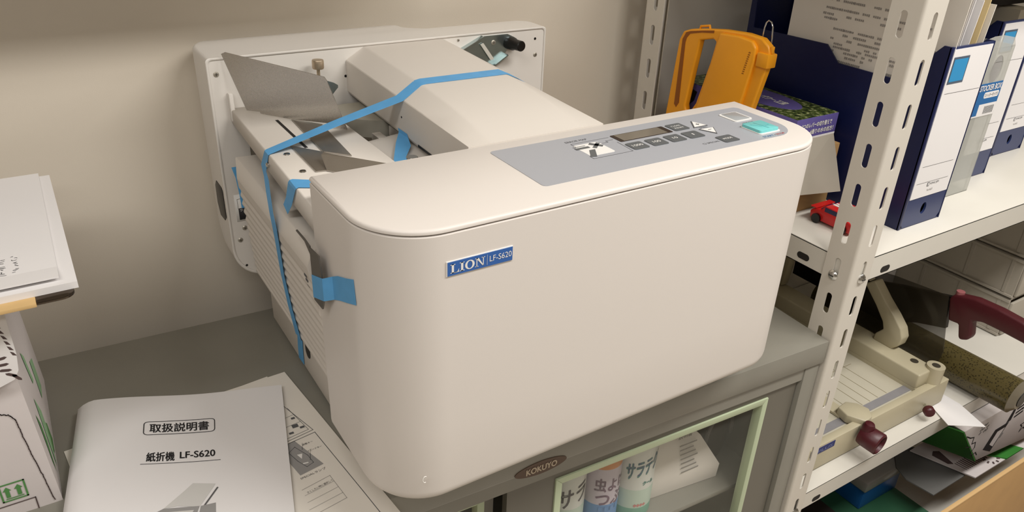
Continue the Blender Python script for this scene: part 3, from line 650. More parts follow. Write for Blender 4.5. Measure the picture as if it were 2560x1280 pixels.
tape('tiny blue tape end peeping out behind the upper rear corner of the ribbed tray', [
    ((-0.0262, -0.1080, 0.2920), (-0.0150, -0.1080, 0.2920)), ((-0.0225, -0.1080, 0.2760), (-0.0140, -0.1080, 0.2760)), ((-0.0205, -0.1080, 0.2500), (-0.0140, -0.1080, 0.2500)), ((-0.0200, -0.1080, 0.2300), (-0.0140, -0.1080, 0.2300))], (-0.02, -0.108, 0.26))

# ------------------------------------------------------------------ steel rack
RX, RY = 0.7796, -0.5447; PW = 0.050
rack = thing('steel_rack', 'tall white slotted-angle steel rack to the right of the cabinet', 'shelf rack', (RX+0.4, -0.27, FZ))
def post(xc, yc, sx, sy, z1, ph, nm='post'):
    """corner at (xc,yc); flanges run towards +sx in x and +sy in y"""
    g = G(POST); th = 0.0022
    sl = []; z = ph-0.0628*20
    while z < z1: 
        if FZ < z: sl.append((z, 0.037))
        z += 0.0628
    R = 0.0045
    slotted_strip(g, (xc, yc+sy*R, 0), (0, sy, 0), ZA, (sx, 0, 0), PW-R, FZ, z1, th, sl, 0.0105, 0.0275-R)
    slotted_strip(g, (xc+sx*R, yc, 0), (sx, 0, 0), ZA, (0, sy, 0), PW-R, FZ, z1, th, sl, 0.0095, 0.0285-R)
    arc = [(xc+sx*(R-R*math.cos(math.radians(a))), yc+sy*(R-R*math.sin(math.radians(a)))) for a in range(0, 91, 15)]
    arc2 = [(xc+sx*(R-(R-th)*math.cos(math.radians(a))), yc+sy*(R-(R-th)*math.sin(math.radians(a)))) for a in range(90, -1, -15)]
    g.rings([[(x, y, z) for x, y in arc+arc2] for z in (FZ, z1)])
    return g.build(nm, rack, ang=30)
post(RX, RY, 1, 1, 1.35, 0.2486); post(RX, -0.0036, 1, -1, 1.35, 0.3245+0.0628)
post(2.25, RY, -1, 1, 1.35, 0.2486); post(2.25, -0.0036, -1, -1, 1.35, 0.262)
def board(z, x0=RX+0.0028):
    x1 = 2.2472; y0 = RY+0.0028; y1 = -0.0064; h = 0.0438; g = G(SHELF)
    g.box(x0, x1, y0, y1, z-0.004, z, 0.0012)
    g.box(x0, x1, y0, y0+0.0016, z-h, z-0.001); g.box(x0, x1, y1-0.0016, y1, z-h, z-0.001)
    g.box(x0, x0+0.0016, y0, y1, z-h, z-0.001); g.box(x1-0.0016, x1, y0, y1, z-h, z-0.001)
    g.box(x0, x1, y0, y0+0.012, z-h, z-h+0.0014); g.box(x0, x0+0.012, y0, y1, z-h, z-h+0.0014)
    b = g.build('shelf_board', rack)
    g = G(DARK); g.prism(obround(0.8741, z-0.0325, 0.024, 0.0115), 'Y', y0-0.0003, y0+0.0004); g.build('lip_slot', b)
    g = G(DARK); g.prism(obround(-0.4525, z-0.0290, 0.024, 0.0115), 'X', x0-0.0003, x0+0.0004); g.build('lip_slot', b)
    return b
board(0.143); board(-0.3617, 0.815); board(0.66); board(-0.80, 0.815)
for z in (0.1105, -0.394):
    for ax in (0, 1):
        g = G(CHROME)
        if ax == 0: g.lathe((RX, -0.5147, z), (-1, 0, 0), [(0.0085, 0), (0.0085, 0.0012), (0.0065, 0.0038), (0.003, 0.0052), (0.0001, 0.0054)], 20); g.use(DARK); g.box(RX-0.0058, RX-0.0050, -0.5187, -0.5107, z-0.0006, z+0.0006)
        else: g.lathe((RX+0.0290, RY, z), (0, -1, 0), [(0.0085, 0), (0.0085, 0.0012), (0.0065, 0.0038), (0.003, 0.0052), (0.0001, 0.0054)], 20); g.use(DARK); g.box(RX+0.0250, RX+0.0330, RY-0.0058, RY-0.0050, z-0.0006, z+0.0006)
        if not (z < 0 and ax == 0): g.build('bolt', rack)
SZ = 0.143; LZ = -0.3617
g = G(POST); g.box(0.84, 2.24, -0.0030, 0.0000, LZ-0.04, 1.35); g.build('back_panel', rack)

# ------------------------------------------------------------------ upper shelf contents
def box_file(x0, x1, yf, yb, label, h=0.3065, first=True, sheets=False):
    t = thing('box_file', label, 'box file', ((x0+x1)/2, (yf+yb)/2, SZ), 'navy box files on the upper shelf')
    th = 0.003; z0 = SZ; z1 = SZ+h; g = G(NAVY)
    prof = [(yf, z0), (yb, z0), (yb, z1+0.005), (yb-0.012, z1+0.003), (yb-0.015, z1-0.044), (yf+0.215, z1-0.0405), (yf+0.186, z1-0.0665), (yf+0.07, z1-0.067), (yf+0.012, z1), (yf, z1)]
    g.prism(prof, 'X', x0, x0+th); g.prism(prof, 'X', x1-th, x1)
    g.box(x0+th, x1-th, yf, yb, z0, z0+th); g.box(x0+th, x1-th, yb-th, yb, z0+th, z1+0.005)
    g.build('case', t, smooth=False)
    g = G(NAVY, NAVYF); x = (x0+x1)/2
    # spine with finger hole, rounded outer edges
    zc, r = z0+0.0300, 0.0085; P = []
    g.use(NAVYF); L = []
    for s in range(0, 33): a = 2*math.pi*s/32; L.append((x+r*math.cos(a)*0.9, zc+r*1.25*math.sin(a)))
    inner = L[:-1]; rect = []
    xa, xb, za, zb_ = x0+0.003, x1-0.001, z0+0.002, z0+0.062
    for (px, pz) in inner:
        dx, dz = px-x, pz-zc; k = min(((xb-x)/dx if dx > 0 else (xa-x)/dx) if abs(dx) > 1e-6 else 1e9, ((zb_-zc)/dz if dz > 0 else (za-zc)/dz) if abs(dz) > 1e-6 else 1e9); rect.append((x+dx*k, zc+dz*k))
    g.rings([[(p[0], yf-0.0006, p[1]) for p in rect], [(p[0], yf-0.0006, p[1]) for p in inner], [(p[0], yf+th, p[1]) for p in inner]], False, False)
    g.box(xa, xb, yf-0.0006, yf+th, zb_, z1-0.0005); g.use(NAVY); g.box(x0, x0+0.006, yf-0.0014, yf+th, z0, z1, 0.001); g.box(x1-0.002, x1, yf-0.0014, yf+th, z0, z1, 0.0006)
    g.box(x0+0.003, x1-0.001, yf+0.03, yf+0.033, z0+th, z0+0.07)
    sp = g.build('spine', t)
    lx0, lx1 = x0+0.0085, x1-0.0045; w = lx1-lx0; g = G(PAPER)
    g.box(lx0, lx1, yf-0.0016, yf-0.0006, z0+0.054, z1-0.004)
    g.use(INKG); oy = yf-0.0016
    for zz, a, b in ((0.3765, .06, .98), (0.2545, .08, .90), (0.2245, .06, .9)):
        zz = z0+(zz-0.143)-0.0; g.line([(lx0+w*a, zz-0.053*0), (lx0+w*b, zz-0.001)], 0.0005, (0, oy, 0), XA, ZA)
    g.text('KING JIM', (x-0.004, oy, z0+0.0735), XA, ZA, 0.024, 0.0050); g.flat([(0, 0), (.006, 0), (.006, .007), (0, .007)], (x-0.013, oy, z0+0.0725), XA, ZA); g.use(PAPER).flat([(.0015, .001), (.0045, .001), (.0045, .006), (.0015, .006)], (x-0.013, oy-0.0001, z0+0.0725), XA, ZA)
    g.use(INKL); g.text('No.4633', (x-0.009, oy, z0+0.0635), XA, ZA, 0.016, 0.0038)
    g.use(M('steel_blue_border', (84, 96, 112), 0.5)); bx, bz_ = x0+0.0125, z1-0.0580; g.flat([(0, 0), (.0425, 0), (.0425, .0420), (0, .0420)], (bx, oy, bz_), XA, ZA)
    g.use(M('sky_blue_print', (52, 146, 200), 0.45)); g.flat([(.0028, .0035), (.0400, .0035), (.0400, .0385), (.0028, .0385)], (bx, oy-0.0002, bz_), XA, ZA)
    lab(g.build('spine_label', t, smooth=False, recalc=False), 'white spine label with a blue square')
    return t
box_file(0.952, 1.0705, -0.501, -0.105, 'navy box file right behind the front rack post, papers standing above it')
box_file(1.248, 1.362, -0.418, -0.06, 'navy box file seen through the clear stocker box')
box_file(1.467, 1.590, -0.370, -0.03, 'navy box file at the right edge of the photo')
# sheets standing in the first box file
def sheet(label, x, y0, y1, z1, mat, lean=0.0, pr=None):
    g = G(mat); g.slab([(x, y0, SZ+0.004), (x, y1, SZ+0.004), (x+lean, y1, z1), (x+lean, y0-0.012, z1)], 0.0016)
    if pr: pr(g)
    return tag(g.build('document', loc=(x, (y0+y1)/2, SZ+0.004), smooth=False, recalc=False), label, 'document', 'documents standing in the first box file')
def doc_print(g):
    random.seed(3)
    rows = [(0.4690, -0.262, -0.44, .8), (0.4550, -0.262, -0.46, .9), (0.4450, -0.258, -0.43, .5), (0.4380, -0.262, -0.285, 1), (0.4230, -0.285, -0.47, 1), (0.4150, -0.275, -0.47, .8), (0.4070, -0.275, -0.48, 1), (0.3990, -0.275, -0.49, .5), (0.3935, -0.272, -0.49, 1), (0.3870, -0.268, -0.49, 1), (0.3800, -0.285, -0.45, .4), (0.3715, -0.285, -0.49, 1)]
    for (z, ya, yb, dn) in [(0.3+ (r[0]-0.3)+0.012, r[1], r[2], r[3]) for r in rows]:
        y = ya
        while y > yb:
            w = random.choice((0.006, 0.009, 0.012, 0.016)); 
            if random.random() < 0.75*dn+0.1:
                k = 0
                while k < w: 
                    h = 0.0040*random.uniform(.7, 1); g.use(INKL)
                    g.box(0.9610, 0.9614, y-k-0.0024, y-k, z-h/2, z+h/2); k += 0.0036
            y -= w+random.choice((0.001, 0.002, 0.008))
sheet('printed document sheet leaning inside the box file, seen behind the post', 0.9625, -0.492, -0.192, 0.5200, PAPER2, 0, doc_print)
for k, (x, yf_, zz, mt, lb) in enumerate(((0.9720, -0.4840, 0.530, M('grey_folder', (196, 190, 184), 0.7), 'grey-white folder standing nearest the rack post in the first box file'), (0.9900, -0.4780, 0.535, PAPER, 'white sheet with a small black mark in the first box file'),
                           (1.0080, -0.4800, 0.512, PAPER, 'bright white sheet beside the beige envelope in the first box file'), (1.0200, -0.4840, 0.516, M('beige_envelope', (222, 200, 150), 0.7), 'beige envelope standing among the white papers'), (1.0350, -0.4860, 0.505, PAPER2, 'off-white sheet at the right of the beige envelope'))):
    s_ = sheet(lb, x, yf_, -0.20, zz, mt, 0.012)
# clear stocker box
st = thing('stocker_box', 'translucent magazine file with a blue product label beside the first box file', 'magazine file', (1.15, -0.3, SZ))
g = G(FROST); th = 0.002; x0, x1, yf, yb = 1.1200, 1.2380, -0.4550, -0.170; z1 = 0.4380
g.box(x0, x0+th, yf, yb, SZ, z1-0.02); g.box(x1-th, x1, yf, yb, SZ, z1-0.02); g.box(x0, x1, yb-th, yb, SZ, z1-0.02); g.box(x0, x1, yf, yb, SZ, SZ+th)
# front wall with finger hole
hx, hz = 1.2000, 0.3780; L = [(hx+0.017*math.cos(2*math.pi*k/32), hz+0.026*math.sin(2*math.pi*k/32)) for k in range(32)]; R = []
for (px, pz) in L:
    dx, dz = px-hx, pz-hz; k = min(((x1-0.01-hx)/dx if dx > 0 else (x0+0.01-hx)/dx) if abs(dx) > 1e-6 else 1e9, ((z1-0.02-hz)/dz if dz > 0 else (hz-0.335)/-dz) if abs(dz) > 1e-6 else 1e9); R.append((hx+dx*k, hz+dz*k))
g.rings([[(p[0], yf, p[1]) for p in R], [(p[0], yf, p[1]) for p in L], [(p[0], yf+th, p[1]) for p in L], [(p[0], yf+th, p[1]) for p in R]], False, False)
g.box(x0, x0+0.01, yf, yf+th, SZ, z1-0.02); g.box(x1-0.01, x1, yf, yf+th, SZ, z1-0.02); g.box(x0+0.01, x1-0.01, yf, yf+th, SZ, 0.335)
g.prism([(x0, z1-0.02), (x1, z1-0.02), (x1-0.01, z1-0.006), (x1-0.045, z1), (x0+0.045, z1), (x0+0.01, z1-0.006)], 'Y', yf, yf+th)
g.build('case', st, smooth=False)
g = G(INKB); lx, lz = 1.0950, 0.2950; lx1 = 1.2020
o_ = (0, yf-0.0006, 0); g.box(1.160, 1.2365, yf-0.0006, yf, 0.3180, 0.3560)
g.use(PAPER); g.box(1.160, 1.2365, yf-0.0006, yf, 0.2950, 0.3180); g.prism(rrect(1.186, 1.233, 0.3285, 0.3395, 0.004), 'Y', yf-0.0008, yf-0.0006)
g.text('STOCKER BOX', (1.166, yf-0.0006, 0.3430), XA, ZA, 0.068, 0.0100, bold=0.0004); g.use(INKK).text('ストッカーボックス', (1.188, yf-0.0008, 0.3308), XA, ZA, 0.042, 0.0065)
g.use(INKG)
for k in range(12): g.box(1.200+k*0.0027, 1.2013+k*0.0027, yf-0.0008, yf-0.0005, 0.2990, 0.3130)
g.use(INKB); g.box(1.160, 1.180, yf-0.0009, yf-0.0005, 0.2980, 0.3190)
lab(g.build('product_label', st, smooth=False, recalc=False), 'blue and white label reading STOCKER BOX')
g = G(M('beige_card', (204, 196, 178), 0.8)); g.box(1.405, 1.455, -0.366, -0.08, SZ, 0.45, 0.001); tag(g.build('document_folder', loc=(1.43, -0.22, SZ)), 'beige folder standing between two navy box files', 'folder')
g = G(M('black_cloth', (28, 25, 24), 0.8)); 
g.rings([[(x, y, z) for x, y in rrect(1.30+i, 1.60-i, -0.34+i, -0.05-i, 0.03)] for i, z in ((0, 0.4555), (0, 0.50), (0.02, 0.53))])
tag(g.build('black_bag', loc=(1.45, -0.2, 0.4555)), 'black bag lying across the box files at the right', 'bag')

# sprinkler nozzle box
pb = thing('product_box', 'purple garden nozzle carton with grass photo top and a hanging card flap', 'box', (0.872, -0.23, SZ+0.117))
x0, x1, yf, yb = 0.8180, 0.9230, -0.3600, -0.078; z1 = 0.3130; zm = 0.2600
g = G(PURPLE); g.box(x0, x1, yf, yb, zm, z1-0.0006, 0.0006); g.use(GRASS); g.box(x0+0.001, x1-0.001, yf+0.001, yb-0.001, z1-0.0008, z1+0.0002)
g.build('carton', pb)
g = G(PURPLE); E_ = [(0.870+0.040*math.cos(a), -0.232+0.088*math.sin(a)) for a in [2*math.pi*k/48 for k in range(48)]]
g.prism(E_, 'Z', z1+0.0002, z1+0.0006)
g.use(INKW).text('散水ノズルパワー工房', (0.862, -0.175, z1+0.0006), (0, -1, 0), (1, 0, 0), 0.115, 0.019, bold=0.0006)
g.text('2つのレバーの切り替えで', (0.832, yf, 0.2955), XA, ZA, 0.076, 0.0085, 0.0006, bold=0.0003); g.text('4通りの水の出方！', (0.855, yf, 0.2835), XA, ZA, 0.060, 0.0085, 0.0006, bold=0.0003)
g.use(BLACK); g.prism([(x0-0.0005+0*k, z) for k, z in ()] or [(-0.110, 0.268), (-0.125, 0.282), (-0.130, 0.300), (-0.118, 0.302), (-0.108, 0.290)], 'X', x0-0.0006, x0-0.0001)
g.use(BROWNP); g.prism([(0.835+0.006*math.cos(2*math.pi*k/16), -0.165+0.014*math.sin(2*math.pi*k/16)) for k in range(16)], 'Z', z1+0.0006, z1+0.0009)
g.build('carton_print', pb, smooth=False, recalc=False)
g = G(GREYC); g.slab([(0.8090, yf-0.001, 0.2775), (0.9180, yf-0.001, 0.2790), (0.9200, -0.4005, 0.1830), (0.7830, -0.4010, 0.2010)], 0.0012)
g.use(PAPER); g.slab([(0.8090, yf-0.0022, 0.2790), (0.9190, yf-0.0022, 0.2800), (0.9190, yf-0.0022, 0.2770), (0.8090, yf-0.0022, 0.2755)], 0.0008)
lab(g.build('open_flap', pb), 'grey inside of the hanging card flap')
g = G(KRAFT); g.box(0.8200, 0.9350, -0.3680, -0.070, SZ, 0.2590, 0.001); tag(g.build('cardboard_box', loc=(0.877, -0.22, SZ)), 'plain tan cardboard box under the purple carton', 'box')
# red toy car
car = thing('toy_car', 'small red toy car on the shelf beside the rack post', 'toy', (0.885, -0.425, SZ), rotz=0.0)
cx0, cx1, cy0, cy1 = 0.850, 0.905, -0.480, -0.398
P = [(-0.478, 0.148), (-0.398, 0.148), (-0.396, 0.160), (-0.402, 0.1655), (-0.416, 0.1680), (-0.424, 0.1780), (-0.452, 0.1785), (-0.462, 0.1690), (-0.480, 0.1650)]
g = G(REDP); g.prism(P, 'X', 0.8540, 0.9010, 0.0022); g.prism([(-0.3985, 0.1675), (-0.3960, 0.1690), (-0.4080, 0.1695), (-0.4080, 0.1680)], 'X', 0.8530, 0.9020); g.build('car_body', car, ang=50)
g = G(M('car_window', (26, 24, 70), 0.15)); g.prism([(-0.4135, 0.1685), (-0.4228, 0.1775), (-0.4245, 0.1765), (-0.4150, 0.1680)], 'X', 0.8580, 0.8970); g.box(0.8535, 0.8545, -0.450, -0.424, 0.168, 0.1755)
g.build('window', car)
g = G(INKW); g.box(0.8680, 0.8730, -0.4500, -0.4270, 0.1781, 0.1790); g.build('stripe', car)
g = G(INKW); g.box(0.8760, 0.8800, -0.4500, -0.4270, 0.1781, 0.1790); g.build('stripe', car)
g = G(BLACK); g.box(0.860, 0.895, -0.3975, -0.3955, 0.150, 0.153); g.build('bumper_slot', car)
for x in (0.853, 0.902):
    for y in (-0.412, -0.463):
        g = G(BLACK); g.cyl((x-0.003, y, SZ+0.0085), (x+0.003, y, SZ+0.0085), 0.0083); g.build('wheel', car)

# orange handled device standing at the shelf edge (flat faces look left)
og = thing('orange_handled_case', 'orange plastic case with a long side handle and wire hook on the shelf', 'tool', (0.80, -0.2, SZ))
xa, xb = 0.7840, 0.8010
outl = [(-0.096, 0.3925), (-0.104, 0.4085), (-0.120, 0.4150), (-0.150, 0.4215), (-0.200, 0.4295), (-0.250, 0.4335), (-0.282, 0.4320), (-0.2975, 0.4230), (-0.3035, 0.4100), (-0.3010, 0.3850), (-0.2800, 0.2800), (-0.2660, 0.1480), (-0.0800, 0.1480), (-0.0840, 0.2300)]
hole = [(-0.1470, 0.4010), (-0.1780, 0.4095), (-0.1850, 0.4060), (-0.1790, 0.3700), (-0.1590, 0.2900), (-0.1480, 0.2720), (-0.1370, 0.2700), (-0.1330, 0.2800), (-0.1400, 0.3450)]
g = G(ORANGE)
def og_bridge(g, A, Bp, x):
    va = [g.bm.verts.new((x, p[0], p[1])) for p in A]; vb = [g.bm.verts.new((x, p[0], p[1])) for p in Bp]
    es = []
    for v in (va, vb):
        for i in range(len(v)): es.append(g.bm.edges.new((v[i], v[(i+1) % len(v)])))
    r = bmesh.ops.triangle_fill(g.bm, use_beauty=True, edges=es)
    return va, vb
A0, B0 = og_bridge(g, outl, hole, xa+0.003); A1, B1 = og_bridge(g, outl, hole, xb)
for a, b in ((A0, A1), (B0, B1)):
    for i in range(len(a)): g.bm.faces.new((a[i], a[(i+1) % len(a)], b[(i+1) % len(a)], b[i]))
ob = g.build('case_body', og, ang=45)
bv = ob.modifiers.new('edge_round', 'BEVEL'); bv.width = 0.003; bv.segments = 3; bv.limit_method = 'ANGLE'; bv.angle_limit = math.radians(40)
g = G(ORANGE); g.prism([(-0.196, 0.4240), (-0.240, 0.4275), (-0.2690, 0.4255), (-0.2790, 0.4160), (-0.2800, 0.3950), (-0.2600, 0.2800), (-0.2500, 0.1500), (-0.1600, 0.1500), (-0.1640, 0.2700), (-0.1880, 0.3800)], 'X', xa-0.0040, xa+0.006, 0.0035, 4); g.build('front_shell', og, ang=50)
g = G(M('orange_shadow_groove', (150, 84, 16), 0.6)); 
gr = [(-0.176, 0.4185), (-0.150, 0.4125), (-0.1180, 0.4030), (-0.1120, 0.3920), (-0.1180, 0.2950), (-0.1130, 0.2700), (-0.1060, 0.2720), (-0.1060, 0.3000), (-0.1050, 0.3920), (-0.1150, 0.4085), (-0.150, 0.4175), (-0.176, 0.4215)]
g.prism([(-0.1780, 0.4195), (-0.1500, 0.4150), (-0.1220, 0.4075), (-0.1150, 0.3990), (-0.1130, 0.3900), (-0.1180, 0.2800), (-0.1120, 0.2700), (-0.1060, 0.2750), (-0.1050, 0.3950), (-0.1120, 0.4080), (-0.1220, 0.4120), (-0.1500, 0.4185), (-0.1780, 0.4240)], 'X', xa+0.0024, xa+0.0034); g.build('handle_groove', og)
g = G(ORANGE); g.tube([(xa+0.012, -0.1355, 0.4150), (xa+0.012, -0.1365, 0.4225), (xa+0.012, -0.1575, 0.4275), (xa+0.012, -0.1595, 0.4210)], 0.0022, 8); g.build('loop', og)
g = G(ORANGE); g.box(xa-0.003, xb+0.002, -0.3070, -0.2830, 0.3880, 0.4110, 0.002); g.box(xa+0.006, xb-0.006, -0.3060, -0.3000, 0.4110, 0.4230, 0.0015); g.build('clip_block', og)
g = G(CHROME); xm = (xa+xb)/2
g.tube([(0.807, -0.2665, 0.4020), (0.807, -0.2665, 0.4300), (0.807, -0.2672, 0.4453), (0.807, -0.2690, 0.4530), (0.807, -0.2731, 0.4572), (0.807, -0.2790, 0.4555), (0.807, -0.2835, 0.4486), (0.807, -0.2860, 0.4300), (0.807, -0.2870, 0.4085)], 0.0012, 10); lab(g.build('wire_hook', og), 'thin steel wire loop')
g = G(ORED)
random.seed(5); y, z = -0.2590, 0.3700
for k in range(11):
    for j in range(2): g.box(xa-0.0042, xa-0.0038, y-0.0007*k-0.0045+0.002*j, y-0.0007*k-0.0035+0.0022*j, z+0.0036*k, z+0.0036*k+0.0022)
    g.box(xa-0.0042, xa-0.0038, y-0.0007*k-0.0048, y-0.0007*k, z+0.0036*k, z+0.0036*k+0.0008)
g.build('moulded_lettering', og, smooth=False)

# ------------------------------------------------------------------ lower shelf: paper trimmer
tr = thing('paper_trimmer', 'cream guillotine paper trimmer with maroon handle on the lower shelf', 'paper cutter', (1.09, -0.28, LZ))
g = G(CREAM2); g.box(0.845, 1.305, -0.500, -0.030, LZ+0.006, -0.306, 0.002); bed = g.build('cutting_bed', tr)
g = G(M('bed_guide_line', (140, 128, 98), 0.5))
for x in (1.05, 1.085, 1.110, 1.136, 1.166): g.box(x, x+0.0010, -0.466, -0.05, -0.3062, -0.3056)
for y in (-0.36, -0.25): g.box(0.85, 1.19, y, y+0.0008, -0.3062, -0.3056)
g.build('guide_lines', bed, smooth=False)
g = G(RULER); g.box(0.850, 1.295, -0.486, -0.468, -0.3065, -0.3050); g.build('ruler_strip', bed)
g = G(CREAM); g.box(0.845, 1.318, -0.512, -0.496, LZ+0.006, -0.2945, 0.002); fr = g.build('front_rail', tr)
g = G(M('navy_label', (40, 50, 110), 0.4)); g.box(0.865, 0.936, -0.5130, -0.5118, -0.3130, -0.2990); g.use(M('label_pale_blue', (120, 130, 180), 0.4)).text('PLUS', (0.885, -0.5130, -0.3095), XA, ZA, 0.044, 0.007); g.build('maker_label', fr, smooth=False)
g = G(CREAM); g.box(1.222, 1.282, -0.494, -0.010, -0.300, -0.2630, 0.004, 3); g.cyl((1.278, -0.494, -0.312), (1.278, -0.494, -0.2560), 0.0185, n=32); g.box(1.222, 1.29, -0.495, -0.03, -0.306, -0.298)
cb_ = g.build('clamp_bar', tr, ang=40)
for p in ((1.262, -0.455), (1.278, -0.494)):
    g = G(M('dark_screw', (96, 90, 78), 0.4, 0.6)); z = -0.2630 if p[1] > -0.47 else -0.2560; g.cyl((p[0], p[1], z-0.001), (p[0], p[1], z+0.0008), 0.0085, n=20); g.build('screw', cb_)
g = G(CREAM); g.prism([(-0.3007, -0.1466), (-0.3217, -0.1297), (-0.3571, -0.1634), (-0.3850, -0.1860), (-0.4080, -0.2080), (-0.4170, -0.2280), (-0.4140, -0.2480), (-0.4000, -0.2640), (-0.3550, -0.2640), (-0.3555, -0.2480), (-0.3704, -0.2284), (-0.3640, -0.2120), (-0.3381, -0.1821)], 'X', 1.258, 1.286, 0.003, 2)
g.prism([(-0.31, -0.138), (-0.26, -0.105), (-0.10, -0.105), (-0.05, -0.15), (-0.05, -0.262), (-0.09, -0.262), (-0.10, -0.17), (-0.27, -0.135)], 'X', 1.260, 1.284, 0.003)
g.build('lever_bracket', tr, ang=50)
g = G(SMOKE); g.prism([(-0.150, -0.150), (-0.2689, -0.1440), (-0.3258, -0.1341), (-0.4479, -0.1221), (-0.4757, -0.2500), (-0.4711, -0.2900), (-0.150, -0.2950)], 'X', 1.3290, 1.3315); lab(g.build('finger_guard', tr, smooth=False), 'smoky transparent finger guard')
g = G(BLACK); g.prism([(-0.06, -0.170), (-0.2754, -0.1741), (-0.3415, -0.1532), (-0.4500, -0.1250), (-0.4600, -0.1994), (-0.3977, -0.2200), (-0.321, -0.2600), (-0.06, -0.2600)], 'X', 1.337, 1.347); lab(g.build('blade_arm', tr, smooth=False), 'black blade arm')
g = G(MAROON); hp = [(-0.4504, -0.1250), (-0.4567, -0.1140), (-0.4702, -0.1095), (-0.5009, -0.1018), (-0.5505, -0.1008), (-0.5995, -0.1046), (-0.680, -0.130), (-0.700, -0.165), (-0.665, -0.165), (-0.6135, -0.1458), (-0.5649, -0.1437), (-0.5274, -0.1437), (-0.5090, -0.1515), (-0.5171, -0.1856), (-0.5130, -0.1972), (-0.4996, -0.2040), (-0.4934, -0.2010), (-0.4850, -0.1722), (-0.4627, -0.1744)]
g.prism(hp, 'X', 1.328, 1.352, 0.005, 3); lab(g.build('cutter_handle', tr, ang=60), 'maroon arched handle')
g = G(M('pink_cap', (150, 90, 92), 0.4)); g.cyl((1.340, -0.4640, -0.1150), (1.340, -0.4640, -0.1050), 0.0085); g.build('pivot_cap', tr)
g = G(CREAM); fz = -0.285
g.prism([(1.0060, -0.4600), (1.0350, -0.4560), (1.0520, -0.4720), (1.0580, -0.4950), (1.0420, -0.5140), (1.0180, -0.5180), (1.0000, -0.4850)], 'Z', -0.303, fz+0.002, 0.0025); g.box(1.0040, 1.0340, -0.470, -0.400, -0.3045, -0.300)
g.build('paper_stop', tr, ang=50)
g = G(MAROON)
g.lathe((1.0100, -0.5180, -0.3080), (0.10, -1, -0.05), [(0.010, 0), (0.0205, 0.002), (0.0225, 0.010), (0.0230, 0.040), (0.0205, 0.0425), (0.0180, 0.0425), (0.0165, 0.036), (0.0001, 0.036)], 32); g.lathe((1.0080, -0.5280, -0.3000), (0.05, -0.1, 1), [(0.0120, 0), (0.0120, 0.018), (0.009, 0.024), (0.0001, 0.026)], 20)
g.build('clamp_knob', tr, ang=50)
g = G(CHROME); g.cyl((1.245, -0.512, -0.335), (1.232, -0.527, -0.334), 0.003, n=12); g.use(MAROON); g.lathe((1.234, -0.526, -0.3335), (-0.6, -0.8, 0), [(0.010, 0), (0.0115, 0.002), (0.0115, 0.012), (0.009, 0.015), (0.0001, 0.0155)], 24); g.build('small_knob', tr)
for x in (0.87, 1.28):
    for y in (-0.07, -0.49):
        g = G(BLACK); g.cyl((x, y, LZ), (x, y, LZ+0.007), 0.011); g.build('rubber_foot', tr)
# roll, sheets
rl = thing('speckled_roll', 'dark olive speckled film-wrapped roll lying on the lower shelf', 'roll', (1.45, -0.4, LZ))
g = G(ROLL); a = Vector((1.418, -0.100, LZ+0.0405)); b = Vector((1.428, -0.605, LZ+0.0405)); g.cyl(a, b, 0.0400, n=40); g.build('roll_body', rl)
g = G(M('clear_wrap_end', (120, 112, 96), 0.25)); g.cyl(b, b+Vector((0, -0.012, 0)), 0.0385, 0.024, n=32); g.use(BLACK); g.cyl(b+Vector((0, -0.012, 0)), b+Vector((0, -0.0135, 0)), 0.018, n=24); g.build('wrap_end', rl)
g = G(PAPER); g.rings([[(1.345, -0.440, LZ+0.0012), (1.352, -0.484, LZ+0.0012), (1.352, -0.536, LZ+0.0012), (1.322, -0.610, LZ+0.004), (1.256, -0.566, LZ+0.004), (1.285, -0.515, LZ+0.0012)], [(1.345, -0.440, LZ+0.0024), (1.352, -0.484, LZ+0.0024), (1.352, -0.536, LZ+0.0024), (1.322, -0.610, LZ+0.0052), (1.256, -0.566, LZ+0.0052), (1.285, -0.515, LZ+0.0024)]])
tag(g.build('paper_sheet', loc=(1.31, -0.52, LZ+0.001), smooth=False), 'white sheet of paper hanging over the lower shelf edge beside the trimmer', 'paper')
g = G(PAPER); g.box(1.62, 1.70, -0.13, -0.03, LZ, LZ+0.17, 0.001); tag(g.build('white_carton', loc=(1.66, -0.08, LZ)), 'small white carton behind the trimmer blade', 'box')
# translucent drawer stack
def drawer_box(k, label):
    z0 = LZ+0.0004+k*0.110; t = thing('plastic_drawer_box', label, 'storage box', (1.9, -0.22, z0), 'translucent drawer boxes stacked on the lower shelf')
    x0, x1, y0, y1 = 1.705, 2.12, -0.424, -0.03; g = G(FROST2); th = 0.003; h = 0.1085
    for b in ((x0, x0+th, y0, y1, z0, z0+h), (x1-th, x1, y0, y1, z0, z0+h), (x0, x1, y1-th, y1, z0, z0+h), (x0, x1, y0, y1, z0, z0+th), (x0, x1, y0, y1, z0+h-th, z0+h)): g.box(*b, 0.0008)
    for y in (-0.40, -0.30, -0.20, -0.10): g.box(x0-0.002, x0, y-0.004, y+0.004, z0+0.01, z0+h-0.01)
    g.box(x0-0.004, x0, y0, y1, z0+h-0.010, z0+h-0.004); g.box(x0-0.004, x0, y0, y1, z0+0.003, z0+0.008)
    g.build('shell', t, smooth=False)
    g = G(FROST2); g.box(x0+0.006, x1-0.006, y0-0.006, y0+0.002, z0+0.006, z0+h-0.012, 0.002); g.box(x0+0.16, x0+0.25, y0-0.014, y0-0.006, z0+0.045, z0+0.065, 0.002); g.build('drawer', t)
    g = G(M('drawer_contents', (120, 108, 92), 0.8))
    random.seed(k+2)
    for j in range(5): 
        y = -0.40+j*0.075; g.box(x0+0.01, x0+0.20, y, y+0.05, z0+0.004, z0+0.02+random.random()*0.06)
    g.build('contents', t, smooth=False)
